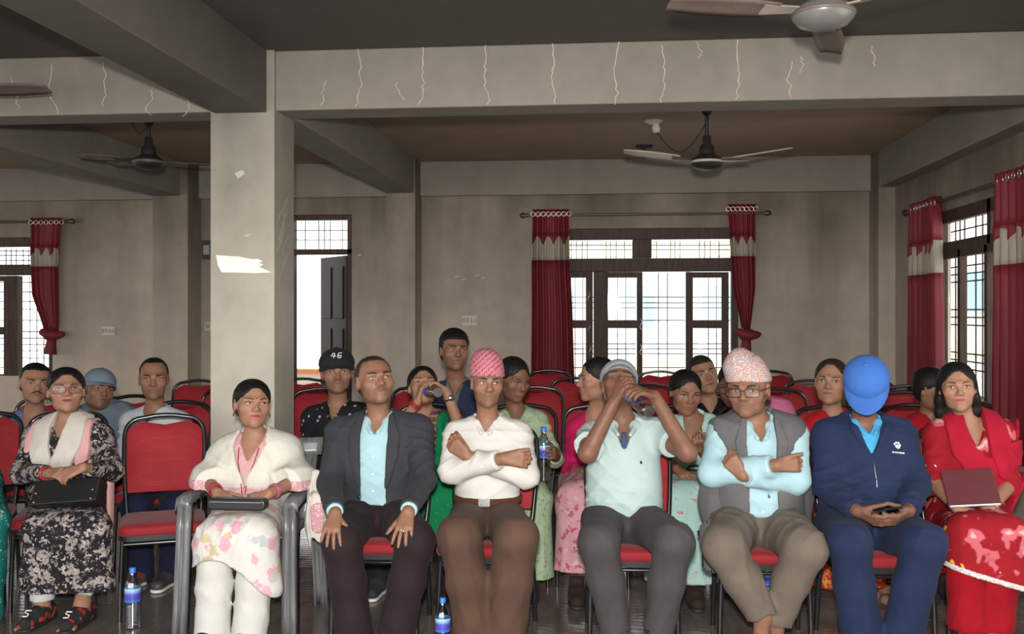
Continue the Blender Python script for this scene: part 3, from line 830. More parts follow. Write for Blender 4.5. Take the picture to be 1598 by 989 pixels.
def skin_mat(name, col):
    if name in MATS: return MATS[name]
    m, T, N, L, B = nt(name); at = N.new('ShaderNodeVertexColor'); at.layer_name = 'tint'; v = texco(N, L)
    f = noise(N, L, v, 35, 4); c = ramp(N, L, f, [(.3, tuple(x*.88 for x in col)+(1,)), (.7, tuple(min(1, x*1.1) for x in col)+(1,))])
    L.new(mixc(N, L, 1.0, c, at.outputs[0], 'MULTIPLY'), B.inputs['Base Color'])
    B.inputs['Roughness'].default_value = .54; B.inputs['Specular IOR Level'].default_value = .32
    B.inputs['Subsurface Weight'].default_value = .12; B.inputs['Subsurface Radius'].default_value = (.012, .005, .003); B.inputs['Subsurface Scale'].default_value = .5
    bump(N, L, B, noise(N, L, v, 260, 2), .12, .001); MATS[name] = m; return m
SK = {'dark': skin_mat('skin_dark', (.150, .070, .042)), 'brown': skin_mat('skin_brown', (.215, .105, .064)), 'mid': skin_mat('skin_mid', (.285, .148, .094)), 'light': skin_mat('skin_light', (.37, .215, .145))}

class Person:
    pass
def py_at(px, Y, z):                               # pixel row of height z at depth Y
    d = P(px, HY, Y); return HY+(CAMH-z)*FPX/(-d.x*_s+d.y*_c)
def vec(a, Y):                                    # (px, py[, dY]) at depth Y
    return P(a[0], a[1], Y+(a[2] if len(a) > 2 else 0))

def start(label, Y, skin, head, hyaw=0, hpitch=0, hroll=0, hs=1.0, sex='m', wide=1.0, nose=1.0, jaw=1.0, beard=0.0, hdy=-.06,
          sh=None, hip=None, el=None, wr=None, kn=None, an=None, group=None, build=1.0, belly=0.0, sdy=0.0):
    q = Person(); q.sex = sex; q.Y = Y; q.sk = skin; q.hs = hs; q.wide = wide; q.nose = nose; q.jaw = jaw; q.beard = beard; q.bd = build; q.belly = belly
    q.hc = vec(head, Y+hdy)
    hyaw = hyaw+math.degrees(math.atan2(-q.hc.x, q.hc.y))          # head turned relative to the line toward the front of the room
    q.hR = Matrix.Rotation(math.radians(hyaw), 4, 'Z') @ Matrix.Rotation(math.radians(-hpitch), 4, 'X') @ Matrix.Rotation(math.radians(hroll), 4, 'Y')
    q.sh = [vec(a, Y+sdy) for a in sh]; q.hipc = vec(hip, Y) if hip else None
    if q.hipc is None: q.hipc = Vector(((q.sh[0].x+q.sh[1].x)/2, Y, .55))
    hw = .085*build
    q.hips = [q.hipc+Vector((-hw, -.02, 0)), q.hipc+Vector((hw, -.02, 0))]
    q.el = [vec(a, Y) if a else None for a in (el or (None, None))]; q.wr = [vec(a, Y) if a else None for a in (wr or (None, None))]
    q.kn = [vec(a, Y) if a else None for a in (kn or (None, None))]; q.an = [vec(a, Y) if a else None for a in (an or (None, None))]
    q.mid = (q.sh[0]+q.sh[1])/2; q.u = nrm(q.mid-q.hipc); r = q.sh[1]-q.sh[0]; r = r-q.u*r.dot(q.u); q.r = nrm(r); q.f = nrm(q.r.cross(q.u)*-1)
    if q.f.y > 0: q.f = -q.f
    q.tl = (q.mid-q.hipc).length; q.sw = (q.sh[1]-q.sh[0]).length
    base = Vector((q.hipc.x, Y, 0)); q.e = empty('person', base); tag(q.e, label, 'person', group)
    q.body = Sdf(); q.T = head_prims(q.body, q.hc, q.hR, hs, sex, wide, nose, True, jaw)
    nb = q.mid+q.u*.035+Vector((0, .015, 0)); q.nb = nb
    nr = (.048 if sex == 'm' else .042)*hs
    q.nr = nr
    q.body.cap(q.T(0, .022, -.05), nb, nr, nr*1.08, .03*hs)
    torso(q, q.body, -.010, thin=True)
    q.arms_done = False
    return q
def torso(q, S, off, k=.06, pel=True, loose=0.0, thin=False):
    b = q.bd; w = q.sw/2
    R = Matrix((q.r, -q.f, q.u)).transposed()
    L = lambda t: q.hipc.lerp(q.mid, t)
    o = off
    if thin:                                     # under the clothes: a slimmer waist and hips
        S.cap(L(.08), L(.55), .07, .085, .04); S.cap(q.hips[0], q.hips[1], .06, .06, .04)
    if pel and not thin: S.ell(L(.03)-q.f*.01, (.165*b+o, .125*b+o, .115+o), R, k)
    if not thin: S.ell(L(.34)+q.f*(.01+q.belly*.6), (.142*b+o+loose+q.belly*.35, .108*b+o+q.belly*.6+loose, .17+o), R, k)
    S.ell(L(.70)+q.f*.004, (min(.165*b, w*.98)+o, .112*b+o, .185+o), R, k)
    if q.sex == 'f':
        for s_ in (-1, 1): S.ell(L(.66)+q.f*.075*b+q.r*s_*.07*b, (.06*b+o, .05*b+o, .06*b+o), R, .05)
    S.cap(q.sh[0]+q.r*.03-q.u*.02, q.sh[1]-q.r*.03-q.u*.02, .052+o, .052+o, k)
    for i, s_ in ((0, 1), (1, -1)):
        S.cap(q.nb+q.u*.0, q.sh[i]+q.r*s_*.02+q.u*.004, .044+o, .036+o, .05)
def arm(q, S, i, off, k=.02, r=(.050, .041, .027), part=(0, 1), cut=True, flare=0, loose=0):
    """part: 0..2 = shoulder..elbow..wrist range covered"""
    g = 1.0 if q.sex == 'm' else .88
    a, e, w = q.sh[i]-q.u*.012, q.el[i], q.wr[i]; r0, r1, r2 = [x*g+off for x in r]
    if part[1] <= 1:
        b = a.lerp(e, part[1]); S.cap(a, b, r0+loose*.4, r0+(r1-r0)*part[1]+flare, k+.02, cutb=cut)
    else:
        S.cap(a, e, r0, r1+loose, k+.02); t = part[1]-1
        S.cap(e, e.lerp(w, t), r1+loose, r1+(r2-r1)*t+flare, k, cutb=cut)
def arms_skin(q):
    for i in (0, 1):
        if q.el[i] is not None:
            arm(q, q.body, i, 0.0, part=(0, 2), cut=False)
def hand(q, i, d, n, thumb=1, curl=(.25, .35, .3), spread=.06, tdir=None, s=None, tcurl=.3, curls=None, S=None):
    S = S or q.body; w = q.wr[i]; thumb = -1 if i == 0 else 1; s = s or (.98 if q.sex == 'm' else .88)
    d = nrm(d); n = Vector(n); n = nrm(n-d*n.dot(d)); t = d.cross(n)*thumb
    K = []
    for j in range(4):
        lat = (.030-.0195*j)*s; base = w+d*((.088-.004*abs(j-1))*s)+t*lat+n*.002
        S.cap(w+d*.012*s+t*lat*.55, base, .0135*s, .0115*s, .014*s)
        L = (.073, .081, .075, .058)[j]*s
        ca = curls[j] if curls else curl
        sd = spread*(1.5-j); dd = nrm(d+t*sd)
        ax = t; p = base; ang = 0
        for m, fr in enumerate((.45, .31, .24)):
            ang += ca[m]; v = nrm(dd*math.cos(ang)-n*math.sin(ang)); p2 = p+v*L*fr
            S.cap(p, p2, (.0092-.0008*m)*s, (.0085-.0009*m)*s, .005*s); p = p2
        K.append(p)
    b = w+d*.028*s+t*.022*s-n*.006*s; td = nrm(tdir) if tdir is not None else nrm(d*.62+t*.70-n*.35)
    m1 = b+td*.042*s; t2 = nrm(td+(d*.5-t*.3-n*.2)*tcurl); m2 = m1+t2*.030*s; m3 = m2+t2*.022*s
    S.cap(b, m1, .0140*s, .0110*s, .012*s); S.cap(m1, m2, .0105*s, .0095*s, .005*s); S.cap(m2, m3, .0095*s, .0078*s, .005*s)
    return K
def opening(q, pts, zmin=.0, O=None, ramp_=1.0, xoff=None):
    """cut an opening in the front of a garment: pts = [(y below the neck base (negative), half width)]"""
    O = A(O if O is not None else q.mid); r, u, f = A(q.r), A(q.u), A(q.f)
    ys = A([a for a, b in pts][::-1]); hw = A([b for a, b in pts][::-1]); y0 = float(ys.min())
    xo = 0 if xoff is None else xoff
    def g(p, D):
        v = p-O; x = v@r-xo; y = v@u; z = v@f
        h = np.interp(y, ys, hw).astype(f32)
        c = np.where((z > zmin), np.minimum((h-np.abs(x))*.9, (y-y0)*1.0), -1.0)
        return np.maximum(D, np.minimum(c, .05))
    return g
def skin_paint(q, extra=None):
    Ri = np.array(q.hR.to_3x3(), dtype=f32); C = A(q.hc); s = q.hs
    def f(V):
        L = ((V-C)@Ri)/s; x, y, z = L[:, 0]/q.wide, L[:, 1], L[:, 2]; n = len(V); c = np.ones((n, 3), dtype=f32)
        near = (np.abs(z) < .14) & (np.abs(x) < .1) & (np.abs(y) < .13)
        sm = lambda a, b, v: np.clip((v-a)/(b-a), 0, 1)
        # cheeks a touch redder
        ck = np.exp(-(((np.abs(x)-.038)/.02)**2+((z+.03)/.025)**2))*(y < -.02)
        c[:, 1] -= .08*ck; c[:, 2] -= .08*ck
        if q.beard:
            jw = sm(-.035, -.055, z)*sm(-.135, -.112, z)*sm(.012, -.02, y)*(1-np.exp(-((x/.018)**2+((z+.055)/.008)**2)))
            mu = np.exp(-((x/.026)**4+((z+.042)/.009)**2))*(y < -.04)
            m = np.clip(np.maximum(jw*.75, mu), 0, 1)*near*q.beard
            c *= (1-m[:, None]*A((.50, .44, .40)))
        return np.clip(c, .05, 1.3)
    return f
def finish_body(q, vox=.0052, bare=False):
    def hidden(V):
        dist = lambda c: np.sqrt(((V-A(c))**2).sum(1))
        m = (dist(q.hc) > .20) & (dist(q.mid+q.f*.05) > .15) & (V[:, 2] > .16)
        for i in (0, 1):
            if q.wr[i] is None: continue
            m &= dist(q.wr[i]) > .22
            if bare:
                for a, b in ((q.sh[i], q.el[i]), (q.el[i], q.wr[i])):
                    ba = A(b-a); h = np.clip(((V-A(a))@ba)/float(ba@ba), 0, 1); m &= np.sqrt(((V-A(a)-h[:, None]*ba)**2).sum(1)) > .075
        return m
    q.bobj = emit('body', q.body, vox, SK[q.sk], q.e, skin_paint(q), coarse=hidden); return q.bobj

def face(q, gaze=(0, 0), open_=1.0, lip=(.20, .060, .050), brow=1.0, smile=0.0, mouth_w=1.0, brow_tilt=0.0, lip_t=1.0, mouth_open=0.0, browm=None):
    b = q.body_obj if hasattr(q, 'body_obj') else q.e
    off = q.e.location
    ff = lambda x, z: face_front(x, z, q.sex, q.wide, q.nose, q.jaw)
    T = lambda x, y, z: q.T(x, y, z)-off
    Rm = q.hR.to_3x3(); s = q.hs
    for g in (-1, 1):
        x = g*.0315; y = ff(x, .004)
        eye = MB()
        c = T(x, y+.0035, .004)
        eye.ellip(c, (.0150*s, .0075*s, .0056*s*open_), Rm @ Matrix.Rotation(g*.28, 3, 'Z'), 14, 8)
        eo = eye.build('eye', M_eye_w, q.e)
        ic = T(x+gaze[0]*.006, y-.0016, .0042+gaze[1]*.0025)
        MB().ellip(ic, (.0058*s, .0036*s, min(.0058, .0064*open_)*s), Rm, 12, 8).build('iris', M_iris, eo)
        # upper lid / lash line
        pts = [T(x+g*dx, ff(x+g*dx, .004)-.0016+.08*abs(dx)*.3, .004+.0056*open_*(1-(dx/.017)**2)+.0012) for dx in (-.0155, -.009, -.003, .003, .009, .0165)]
        MB().tube(pts, [.0013*s, .0023*s, .0027*s, .0028*s, .0026*s, .0015*s], 6).build('eyelid', M_brow if q.sex == 'f' else SKLID(q.sk), q.e)
        bw = []
        for k in range(7):
            t = k/6; bx = g*(.013+.037*t); bz = .0190+.0070*math.sin(math.pi*(.10+.65*t))+brow_tilt*(.5-t)*.01
            bw.append(T(bx, ff(bx, bz)-.0005, bz))
        th = (.0026 if q.sex == 'f' else .0040)*brow*s
        MB().tube(bw, [th*.75, th, th*1.05, th, th*.9, th*.7, th*.3], 6).build('eyebrow', browm or M_brow, q.e)
    lm = plain('lip_%d_%d_%d' % tuple(int(v*1000) for v in lip), tuple(lip)+(1,), .42, bs=0, var=.05)
    mb = MB()
    for up in (1, -1):
        pts = []; rr = []
        for k in range(9):
            t = k/8*2-1; x = .0235*mouth_w*t; bow = (.0012*abs(math.cos(math.pi*t*1.0)) if up > 0 else 0)
            z = -.0555+up*(.0034*lip_t*(1-t*t)+mouth_open*.004*(1-t*t))+smile*.004*t*t
            y = ff(x, -.058 if up < 0 else -.052)
            pts.append(T(x, y-.0003, z)); rr.append(max(.0008, .0040*lip_t*(1-abs(t)**2.2))*s)
        mb.tube(pts, rr, 8)
    mb.build('lips', lm, q.e)
    if mouth_open:
        MB().ellip(T(0, ff(0, -.0555)+.004, -.0555), (.014*s, .006*s, .0035*s*mouth_open+.001), Rm).build('mouth', M_iris, q.e)
def SKLID(k):
    return plain('lid_'+k, {'dark': (.05, .026, .018, 1), 'brown': (.075, .04, .027, 1), 'mid': (.10, .055, .038, 1), 'light': (.13, .075, .05, 1)}[k], .6, bs=0)
def mustache(q, mat=None, w=1.0, t=1.0):
    ff = lambda x, z: face_front(x, z, q.sex, q.wide, q.nose, q.jaw)
    mb = MB()
    for g in (-1, 1):
        pts = []; rr = []
        for k in range(6):
            f = k/5; x = g*(.002+.026*w*f); z = -.0415-.004*f-.007*f*f; pts.append(q.T(x, ff(x, z)+.0005, z)-q.e.location); rr.append((.0058-.003*f)*t*q.hs)
        mb.tube(pts, rr, 8)
    mb.build('mustache', mat or M_hair, q.e)
def bindi(q, col=(.10, .008, .012), r=.0042, z=.026):
    y = face_front(0, z, q.sex, q.wide, q.nose, q.jaw)
    MB().ellip(q.T(0, y, z)-q.e.location, (r*q.hs, .002, r*q.hs), q.hR.to_3x3()).build('bindi', plain('bindi_%d' % int(col[0]*1000), tuple(col)+(1,), .5, bs=0), q.e)
def glasses(q, mat, half=.0, h=.018, w=.026, lens=True, r=.0016):
    off = q.e.location; y = face_front(0, .006, q.sex, q.wide, q.nose, q.jaw)-.006
    t = empty('glasses'); t.parent = q.e
    mb = MB(); T = lambda a, b, c: q.T(a, b, c)-off
    for g in (-1, 1):
        ring = []
        for k in range(20):
            a = 2*math.pi*k/20; ca, sa = math.cos(a), math.sin(a)
            sx = math.copysign(abs(ca)**.6, ca)*w; sz = math.copysign(abs(sa)**.6, sa)*h
            ring.append(T(g*.034+sx, y+.010*abs((g*.034+sx)/.06)**2, -.002+sz))
        mb.tube(ring, r*q.hs, 6, closed=True)
        mb.tube([T(g*.060, y+.012, .004), T(g*.078, -.03, .006), T(g*.079, .02, .004)], r*q.hs, 6)
        if lens:
            l = MB(); c = T(g*.034, y+.004, -.002); l.add([c]+[T(g*.034+math.copysign(abs(math.cos(a))**.6, math.cos(a))*w*.96, y+.010*abs((g*.034+math.cos(a)*w)/.06)**2, -.002+math.copysign(abs(math.sin(a))**.6, math.sin(a))*h*.96) for a in [2*math.pi*k/20 for k in range(20)]],
                          [(0, 1+k, 1+(k+1) % 20) for k in range(20)], True); l.build('lens', M_glass, t)
    mb.tube([T(-.010, y-.001, .004), T(0, y-.003, .006), T(.010, y-.001, .004)], r*q.hs, 6)
    mb.build('glasses_frame', mat, t)

# ------------------------------------------------------------------ hair and headgear (head-local solids)
def hair(q, style='short', mat=None, vox=.005, thick=1.0, line=.0):
    S = Sdf(); s = q.hs; Rm = q.hR.to_3x3(); T = q.T; w = q.wide
    E = lambda x, y, z, a, b, c, k=.02, op='u': S.ell(T(x, y, z), (a*s*w, b*s, c*s), Rm, k*s, op)
    C = A(q.hc); Ri = np.array(Rm, dtype=f32)
    if style == 'short':
        E(0, .020, .0385, .0762, .0955, .0805*thick)
        E(0, .040, -.005, .072, .070, .075)
    elif style == 'full':
        E(0, .018, .046, .084, .101, .086); E(0, .040, -.005, .076, .074, .078)
    elif style in ('bun', 'pony', 'long', 'back'):
        E(0, .020, .038, .080, .098, .083); E(0, .030, -.005, .080, .075, .075)
        if style == 'bun': E(0, .125, .01, .045, .040, .042)
        if style == 'pony': S.path([T(0, .10, .02), T(0, .14, -.03), T(0, .13, -.16)], [.03*s, .032*s, .02*s], .02)
        if style == 'long':
            for g in (-1, 1): S.path([T(g*.064, .03, .02), T(g*.074, .045, -.06), T(g*.076, .065, -.12), T(g*.062, .100, -.20), T(g*.055, .12, -.28)], [.021*s, .022*s, .021*s, .020*s, .016*s], .025)
            E(0, .068, -.06, .062, .034, .11, .03)
    female = style in ('bun', 'pony', 'long', 'back')
    def cut(p, D):
        L = ((p-C)@Ri)/s; x, y, z = L[:, 0]/w, L[:, 1], L[:, 2]
        ax = np.abs(x)
        if female:
            # hairline: arched over the forehead, sweeping down past the temples in front of the ears
            hl = .074+line-.9*np.maximum(ax-.012, 0)**1.25*2.6
            yf = (-.045+.080*np.clip((.07-z)/.095, 0, 1.0)) if style != 'long' else (-.045+.032*np.clip((.06-z)/.08, 0, 2.2))
            c = np.where(z > hl, -.05, np.maximum(np.minimum(hl-z, yf-y), -.05))
            D = np.maximum(D, np.minimum(np.where(z > hl, -1, np.minimum(hl-z, yf-y)), .03)*s)
            D = D+.0016*np.sin(ax*420+z*60)*np.clip(1-np.abs(z)/.2, 0, 1)
            if style != 'long': D = np.maximum(D, (-.085-z)*s)
        else:
            hl = .066+line-.35*np.maximum(ax-.045, 0)
            yf = -.018+.25*np.clip(.03-z, 0, .1)
            D = np.maximum(D, np.minimum(np.where(z > hl, -1, np.minimum(hl-z, yf-y)), .03)*s)
            low = np.where(y < .045, .0-.9*np.clip(y-.005, 0, .05), -.055)     # sideburn, above the ear, nape
            D = np.maximum(D, (low-z-.012)*s)
            D = D+.0022*np.sin(x*300+y*170)*np.sin(y*260+z*190)
        return D
    S.fn(cut)
    return emit('hair', S, vox, mat or M_hair, q.e)
def cap_hat(q, mat, brim_len=.075, vox=.0045, back=False, tilt=0.0, low=.040):
    t = empty('cap'); t.parent = q.e
    off = q.e.location
    R = q.hR @ Matrix.Rotation(tilt, 4, 'X'); Rm = R.to_3x3(); s = q.hs; w = q.wide; C = q.hc
    T = lambda x, y, z: C+Rm @ Vector((x*s*w, y*s, z*s))
    S = Sdf(); S.ell(T(0, .014, .046), (.088*s*w, .106*s, .090*s), Rm)
    Cc = A(C); Ri = np.array(Rm, dtype=f32)
    def cut(p, D):
        L = ((p-Cc)@Ri)/s; return np.maximum(np.maximum(D, (low-L[:, 2])*s), np.minimum(-(D+.009), 1) if False else D)
    S.fn(cut)
    emit('crown', S, vox, mat, q.e).parent = t
    # curved brim
    top = []; n = 14; m = 7
    rows = []
    for j in range(m+1):
        v = j/m; row = []
        for i in range(n+1):
            a = math.pi*(i/n); bx = .083*math.cos(a); by = .014-.100*math.sin(a)
            ext = brim_len*v*max(0.02, math.sin(a))**.42
            x = bx*(1+.02*v); y = by-ext*(.25+.75*math.sin(a)); z = low+.004-.020*(x/.083)**2*v-.012*v
            row.append(T(x, y, z)-off)
        rows.append(row)
    MB().grid(rows).build('brim', mat, t, solid=.004)
    MB().ellip(T(0, .014, .137)-off, (.009*s, .009*s, .005*s), Rm, 10, 6).build('cap_button', mat, t)
    return t, T
def topi(q, mat, lean=.02, h=.085, topw=.056, vox=.0045, front=.03, tilt=0.0):
    t = Sdf(); s = q.hs; w = q.wide; R = q.hR @ Matrix.Rotation(tilt, 4, 'X'); Rm = R.to_3x3(); C = q.hc; Cc = A(C); Ri = np.array(Rm, dtype=f32)
    T = lambda x, y, z: C+Rm @ Vector((x*s*w, y*s, z*s))
    t.ell(T(0, .016, .03), (.086*s*w, .104*s, .10*s), Rm)
    t.ell(T(lean*.6, .016, .03+h*.55), (.076*s*w, .092*s, .066*s), Rm, .03*s)
    t.ell(T(lean, .02, .03+h*.85), (topw*s*w, .070*s, .046*s), Rm, .03*s)
    def cut(p, D):
        L = ((p-Cc)@Ri)/s; z = L[:, 2]-.14*(L[:, 1]-.0)*0
        edge = front+.012*np.abs(L[:, 0])/.08*-1
        D = np.maximum(D, (edge-z)*s)
        x = L[:, 0]; return D+.0035*np.exp(-((x-.6*(z-.08)+.01)/.006)**2)*(z > .09)
    t.fn(cut)
    return emit('topi_hat', t, vox, mat, q.e)
# ================================================================== GARMENTS
def on_surf(q, S, x, y, lift=0.0, O=None):
    O = Vector(O) if O is not None else q.mid
    b = O+q.r*x+q.u*y; ts = np.linspace(.34, -.05, 157); pts = np.stack([A(b+q.f*float(t)) for t in ts])
    d = S.ev(pts); i = int(np.argmax(d < 0)) if (d < 0).any() else 85; return b+q.f*(float(ts[i])+lift)
def ray_surf(S, o, d, n=240, L=.6):
    """first point where a ray from o along d enters the solid"""
    o = Vector(o); d = nrm(d); ts = np.linspace(0, L, n); pts = np.stack([A(o+d*float(t)) for t in ts]); v = S.ev(pts)
    i = int(np.argmax(v < 0)); return o+d*float(ts[i])
def seat_cut(q, zs=.462, yf=.27):
    Yf = q.Y-yf
    def f(p, D): return np.where(p[:, 1] > Yf, np.maximum(D, zs-p[:, 2]), D)
    return f
def neck_cut(q, S, r=.012):
    S.cap(q.nb-q.u*.02, q.T(0, .022, -.02), q.nr+r, q.nr+r, .004, 's')
def top(q, mat, name='shirt', off=.010, sleeve=2.0, vee=None, vox=.0075, fold=.004, fdirs=None, loose=.0, sr=(.056, .050, .036), flare=.0, hem=-.0, seed=1, k=.06, cut_hem=True, extra=None, hemz=None, yz=.0, belly=True):
    S = Sdf(); torso(q, S, off, k, True, loose)
    for i in (0, 1):
        if q.el[i] is not None and sleeve > 0: arm(q, S, i, 0.0, .025, sr, (0, sleeve), True, flare, .004)
    if extra: extra(S)
    neck_cut(q, S)
    O = A(q.hipc); u = A(q.u)
    if cut_hem:
        S.fn(lambda p, D: np.where(np.abs((p-O)@u-hem) < .2, np.where(((p-O)@A(q.r))**2 < .0625*q.bd*q.bd, np.maximum(D, hem-(p-O)@u), D), D))
    if fold: S.fn(folds(fold, fdirs or [(60, 20, 84), (-68, 24, 76), (16, 40, 120)], seed))
    if vee: S.fn(opening(q, vee, yz))
    S.fn(seat_cut(q))
    q.top = S
    return emit(name, S, vox, mat, q.e), S
def collar(q, S, mat, tip=(.055, -.03), front=.012, yb=.05, r=.014, w=.034, vfront=.0, name='collar'):
    C = Sdf()
    for g in (-1, 1):
        bk = q.nb+q.u*yb-q.f*(q.nr+.008); sd = q.nb+q.u*(yb-.008)+q.r*g*(q.nr+.012); fr = on_surf(q, S, g*(front+.006), vfront, .006)
        tp = on_surf(q, S, g*tip[0], tip[1], .004); m = (sd+fr)/2+q.f*.010+q.r*g*.01
        C.path([bk, (bk+sd)/2+(-q.f+q.r*g)*.012, sd, m, fr], [r, r, r, r*.9, r*.7], .012)
        n = nrm(q.f+q.u*.3)
        C.cap(m, fr.lerp(tp, .45), w*.6, w*.5, .012, flat=(n, 3.2)); C.cap(sd.lerp(fr, .5), tp, w*.55, w*.22, .012, flat=(n, 3.2))
    return emit(name, C, .006, mat, q.e)
def buttons(q, S, ys, mat, x=0.0, r=.0055):
    for y in ys:
        c = on_surf(q, S, x, y, .001)-q.e.location
        MB().ellip(c, (r, .003, r)).build('button', mat, q.e)
def trousers(q, mat, rh=.094, rk=.078, ra=.066, hem=1.0, vox=.008, fold=.004, seed=3, name='trousers', flare=0.0, waist=.0, pel=True, k=.05, kneeb=.0):
    S = Sdf(); R = Matrix((q.r, -q.f, q.u)).transposed(); b = q.bd
    if pel: S.ell(q.hipc+q.u*.0, (.170*b+.012, .130*b+.012+q.belly*.2, .118), R, k)
    for i in (0, 1):
        if q.kn[i] is None: continue
        h = q.hips[i]; kn = q.kn[i]
        S.cap(h, kn, rh*b, rk, k)
        if q.an[i] is not None:
            a = q.an[i]; e = kn.lerp(a, hem); mid = kn.lerp(e, .45)+Vector((0, .012, 0))
            S.cap(kn, mid, rk, (rk+ra)/2, .03); S.cap(mid, e, (rk+ra)/2, ra+flare, .03, cutb=True)
    if fold: S.fn(folds(fold, [(70, 30, 14), (-62, 40, 24), (40, 60, 50)], seed))
    top_z = q.hipc+q.u*(.105+waist); u = A(q.u); O = A(top_z)
    S.fn(lambda p, D: np.maximum(D, (p-O)@u))
    S.fn(seat_cut(q)); q.bot = S
    return emit(name, S, vox, mat, q.e), S
def belt(q, mat, buckle, y=.10, S=None):
    S = Sdf(); R = Matrix((q.r, -q.f, q.u)).transposed(); c = q.hipc+q.u*y; b = q.bd
    S.ell(c, (.158*b+.020, .122*b+.022+q.belly*.5, .3), R, 0)
    u = A(q.u); O = A(c); S.fn(lambda p, D: np.maximum(D, np.abs((p-O)@u)-.016))
    emit('belt', S, .006, mat, q.e)
    f = c+q.f*(.122*b+.022+q.belly*.5+.010)-q.e.location
    MB().rbox(f-Vector((.028, .004, .017)), f+Vector((.028, .004, .017)), .005).build('buckle', buckle, q.e, bevel=.002)
def shoe(q, i, mat, toe_dir, L=.25, sole=None, h=.06, ankle=None, w=.043, name='shoe'):
    """shoe with its own sole under the ankle; toe_dir in the floor plane"""
    d = nrm(Vector((toe_dir[0], toe_dir[1], 0))); a = Vector(ankle if ankle is not None else q.an[i]); g = Vector((a.x, a.y, 0))
    heel = g-d*.055; toe = g+d*(L-.075)
    S = Sdf()
    S.cap(heel+Vector((0, 0, .045)), g+d*.06+Vector((0, 0, .05)), .042, .040, .02)
    S.cap(g+d*.05+Vector((0, 0, .042)), toe+Vector((0, 0, .034)), .043, .036, .03, flat=((0, 0, 1), 1.15))
    S.cap(g+Vector((0, 0, .05)), g-d*.01+Vector((0, 0, .05+h*.6)), .042, .041, .02, cutb=True)
    S.fn(lambda p, D: np.maximum(D, .016-p[:, 2]))
    o = emit(name, S, .008, mat, q.e)
    if sole is not None:
        Z = Sdf(); Z.cap(heel+Vector((0, 0, .012)), g+d*.05+Vector((0, 0, .012)), .043, .042, .02); Z.cap(g+d*.05+Vector((0, 0, .012)), toe+Vector((0, 0, .012)), .045, .039, .02)
        Z.fn(lambda p, D: np.maximum(D, np.abs(p[:, 2]-.0105)-.0095)); emit('sole', Z, .009, sole, q.e)
    return o
def legs_skin(q, a=(0, 1), lo=.0, foot=None):
    for i in a:
        if q.kn[i] is None or q.an[i] is None: continue
        kn, an = q.kn[i], q.an[i]
        q.body.cap(q.hips[i], kn, .07, .05, .03); q.body.cap(kn, kn.lerp(an, .4), .05, .052, .02); q.body.cap(kn.lerp(an, .4), an, .052, .034, .02)
        if foot:
            d = nrm(Vector((foot[i][0], foot[i][1], 0))); g = Vector((an.x, an.y, 0))
            q.body.cap(an, g-d*.03+Vector((0, 0, .035)), .034, .034, .03); q.body.cap(g-d*.02+Vector((0, 0, .04)), g+d*.13+Vector((0, 0, .024)), .036, .030, .03, flat=((0, 0, 1), 1.2))
            t = d.cross(Vector((0, 0, 1)))
            for j in range(5): q.body.cap(g+d*.12+t*(.026-.013*j)+Vector((0, 0, .02)), g+d*(.165-.006*j)+t*(.032-.0155*j)+Vector((0, 0, .016)), .010, .009, .006)
def drape_skirt(q, mat, hemz, name='kurta_skirt', rh=.105, rk=.092, spread=.0, vox=.008, fold=.006, seed=4, back=True, hemy=.0, mid_n=4, fdirs=None, waist=.14, cutf=None, flare=.02, xk=0.0):
    """tunic or skirt over the lap, falling from the knees to the hem"""
    S = Sdf(); R = Matrix((q.r, -q.f, q.u)).transposed(); b = q.bd
    S.ell(q.hipc, (.172*b+.02, .135*b+.02, .15), R, .05)
    k0, k1 = q.kn
    for i in (0, 1): S.cap(q.hips[i], q.kn[i], rh, rk, .06)
    pts = [k0.lerp(k1, t/mid_n) for t in range(mid_n+1)]
    hp = [q.hips[0].lerp(q.hips[1], t/mid_n) for t in range(mid_n+1)]
    for p_, h_ in zip(pts[1:-1], hp[1:-1]): S.cap(h_+Vector((0, 0, .02)), p_+Vector((0, 0, .01)), rh*.9, rk*.85, .05)
    c = (k0+k1)/2
    for t, p_ in enumerate(pts):
        f = (t/mid_n-.5)*2; e = Vector((p_.x+f*spread, p_.y+hemy, hemz))
        S.cap(p_, e, rk, rk*.8+flare, .05)
    if fold: S.fn(folds(fold, fdirs or [(104, 20, 10), (-80, 36, 18), (130, -16, 6)], seed))
    S.fn(lambda p, D: np.maximum(D, (hemz if cutf is None else cutf(p))-p[:, 2]))
    S.fn(seat_cut(q))
    O = A(q.hipc+q.u*waist); u = A(q.u); S.fn(lambda p, D: np.maximum(D, (p-O)@u))
    q.skirt = S
    return emit(name, S, vox, mat, q.e), S

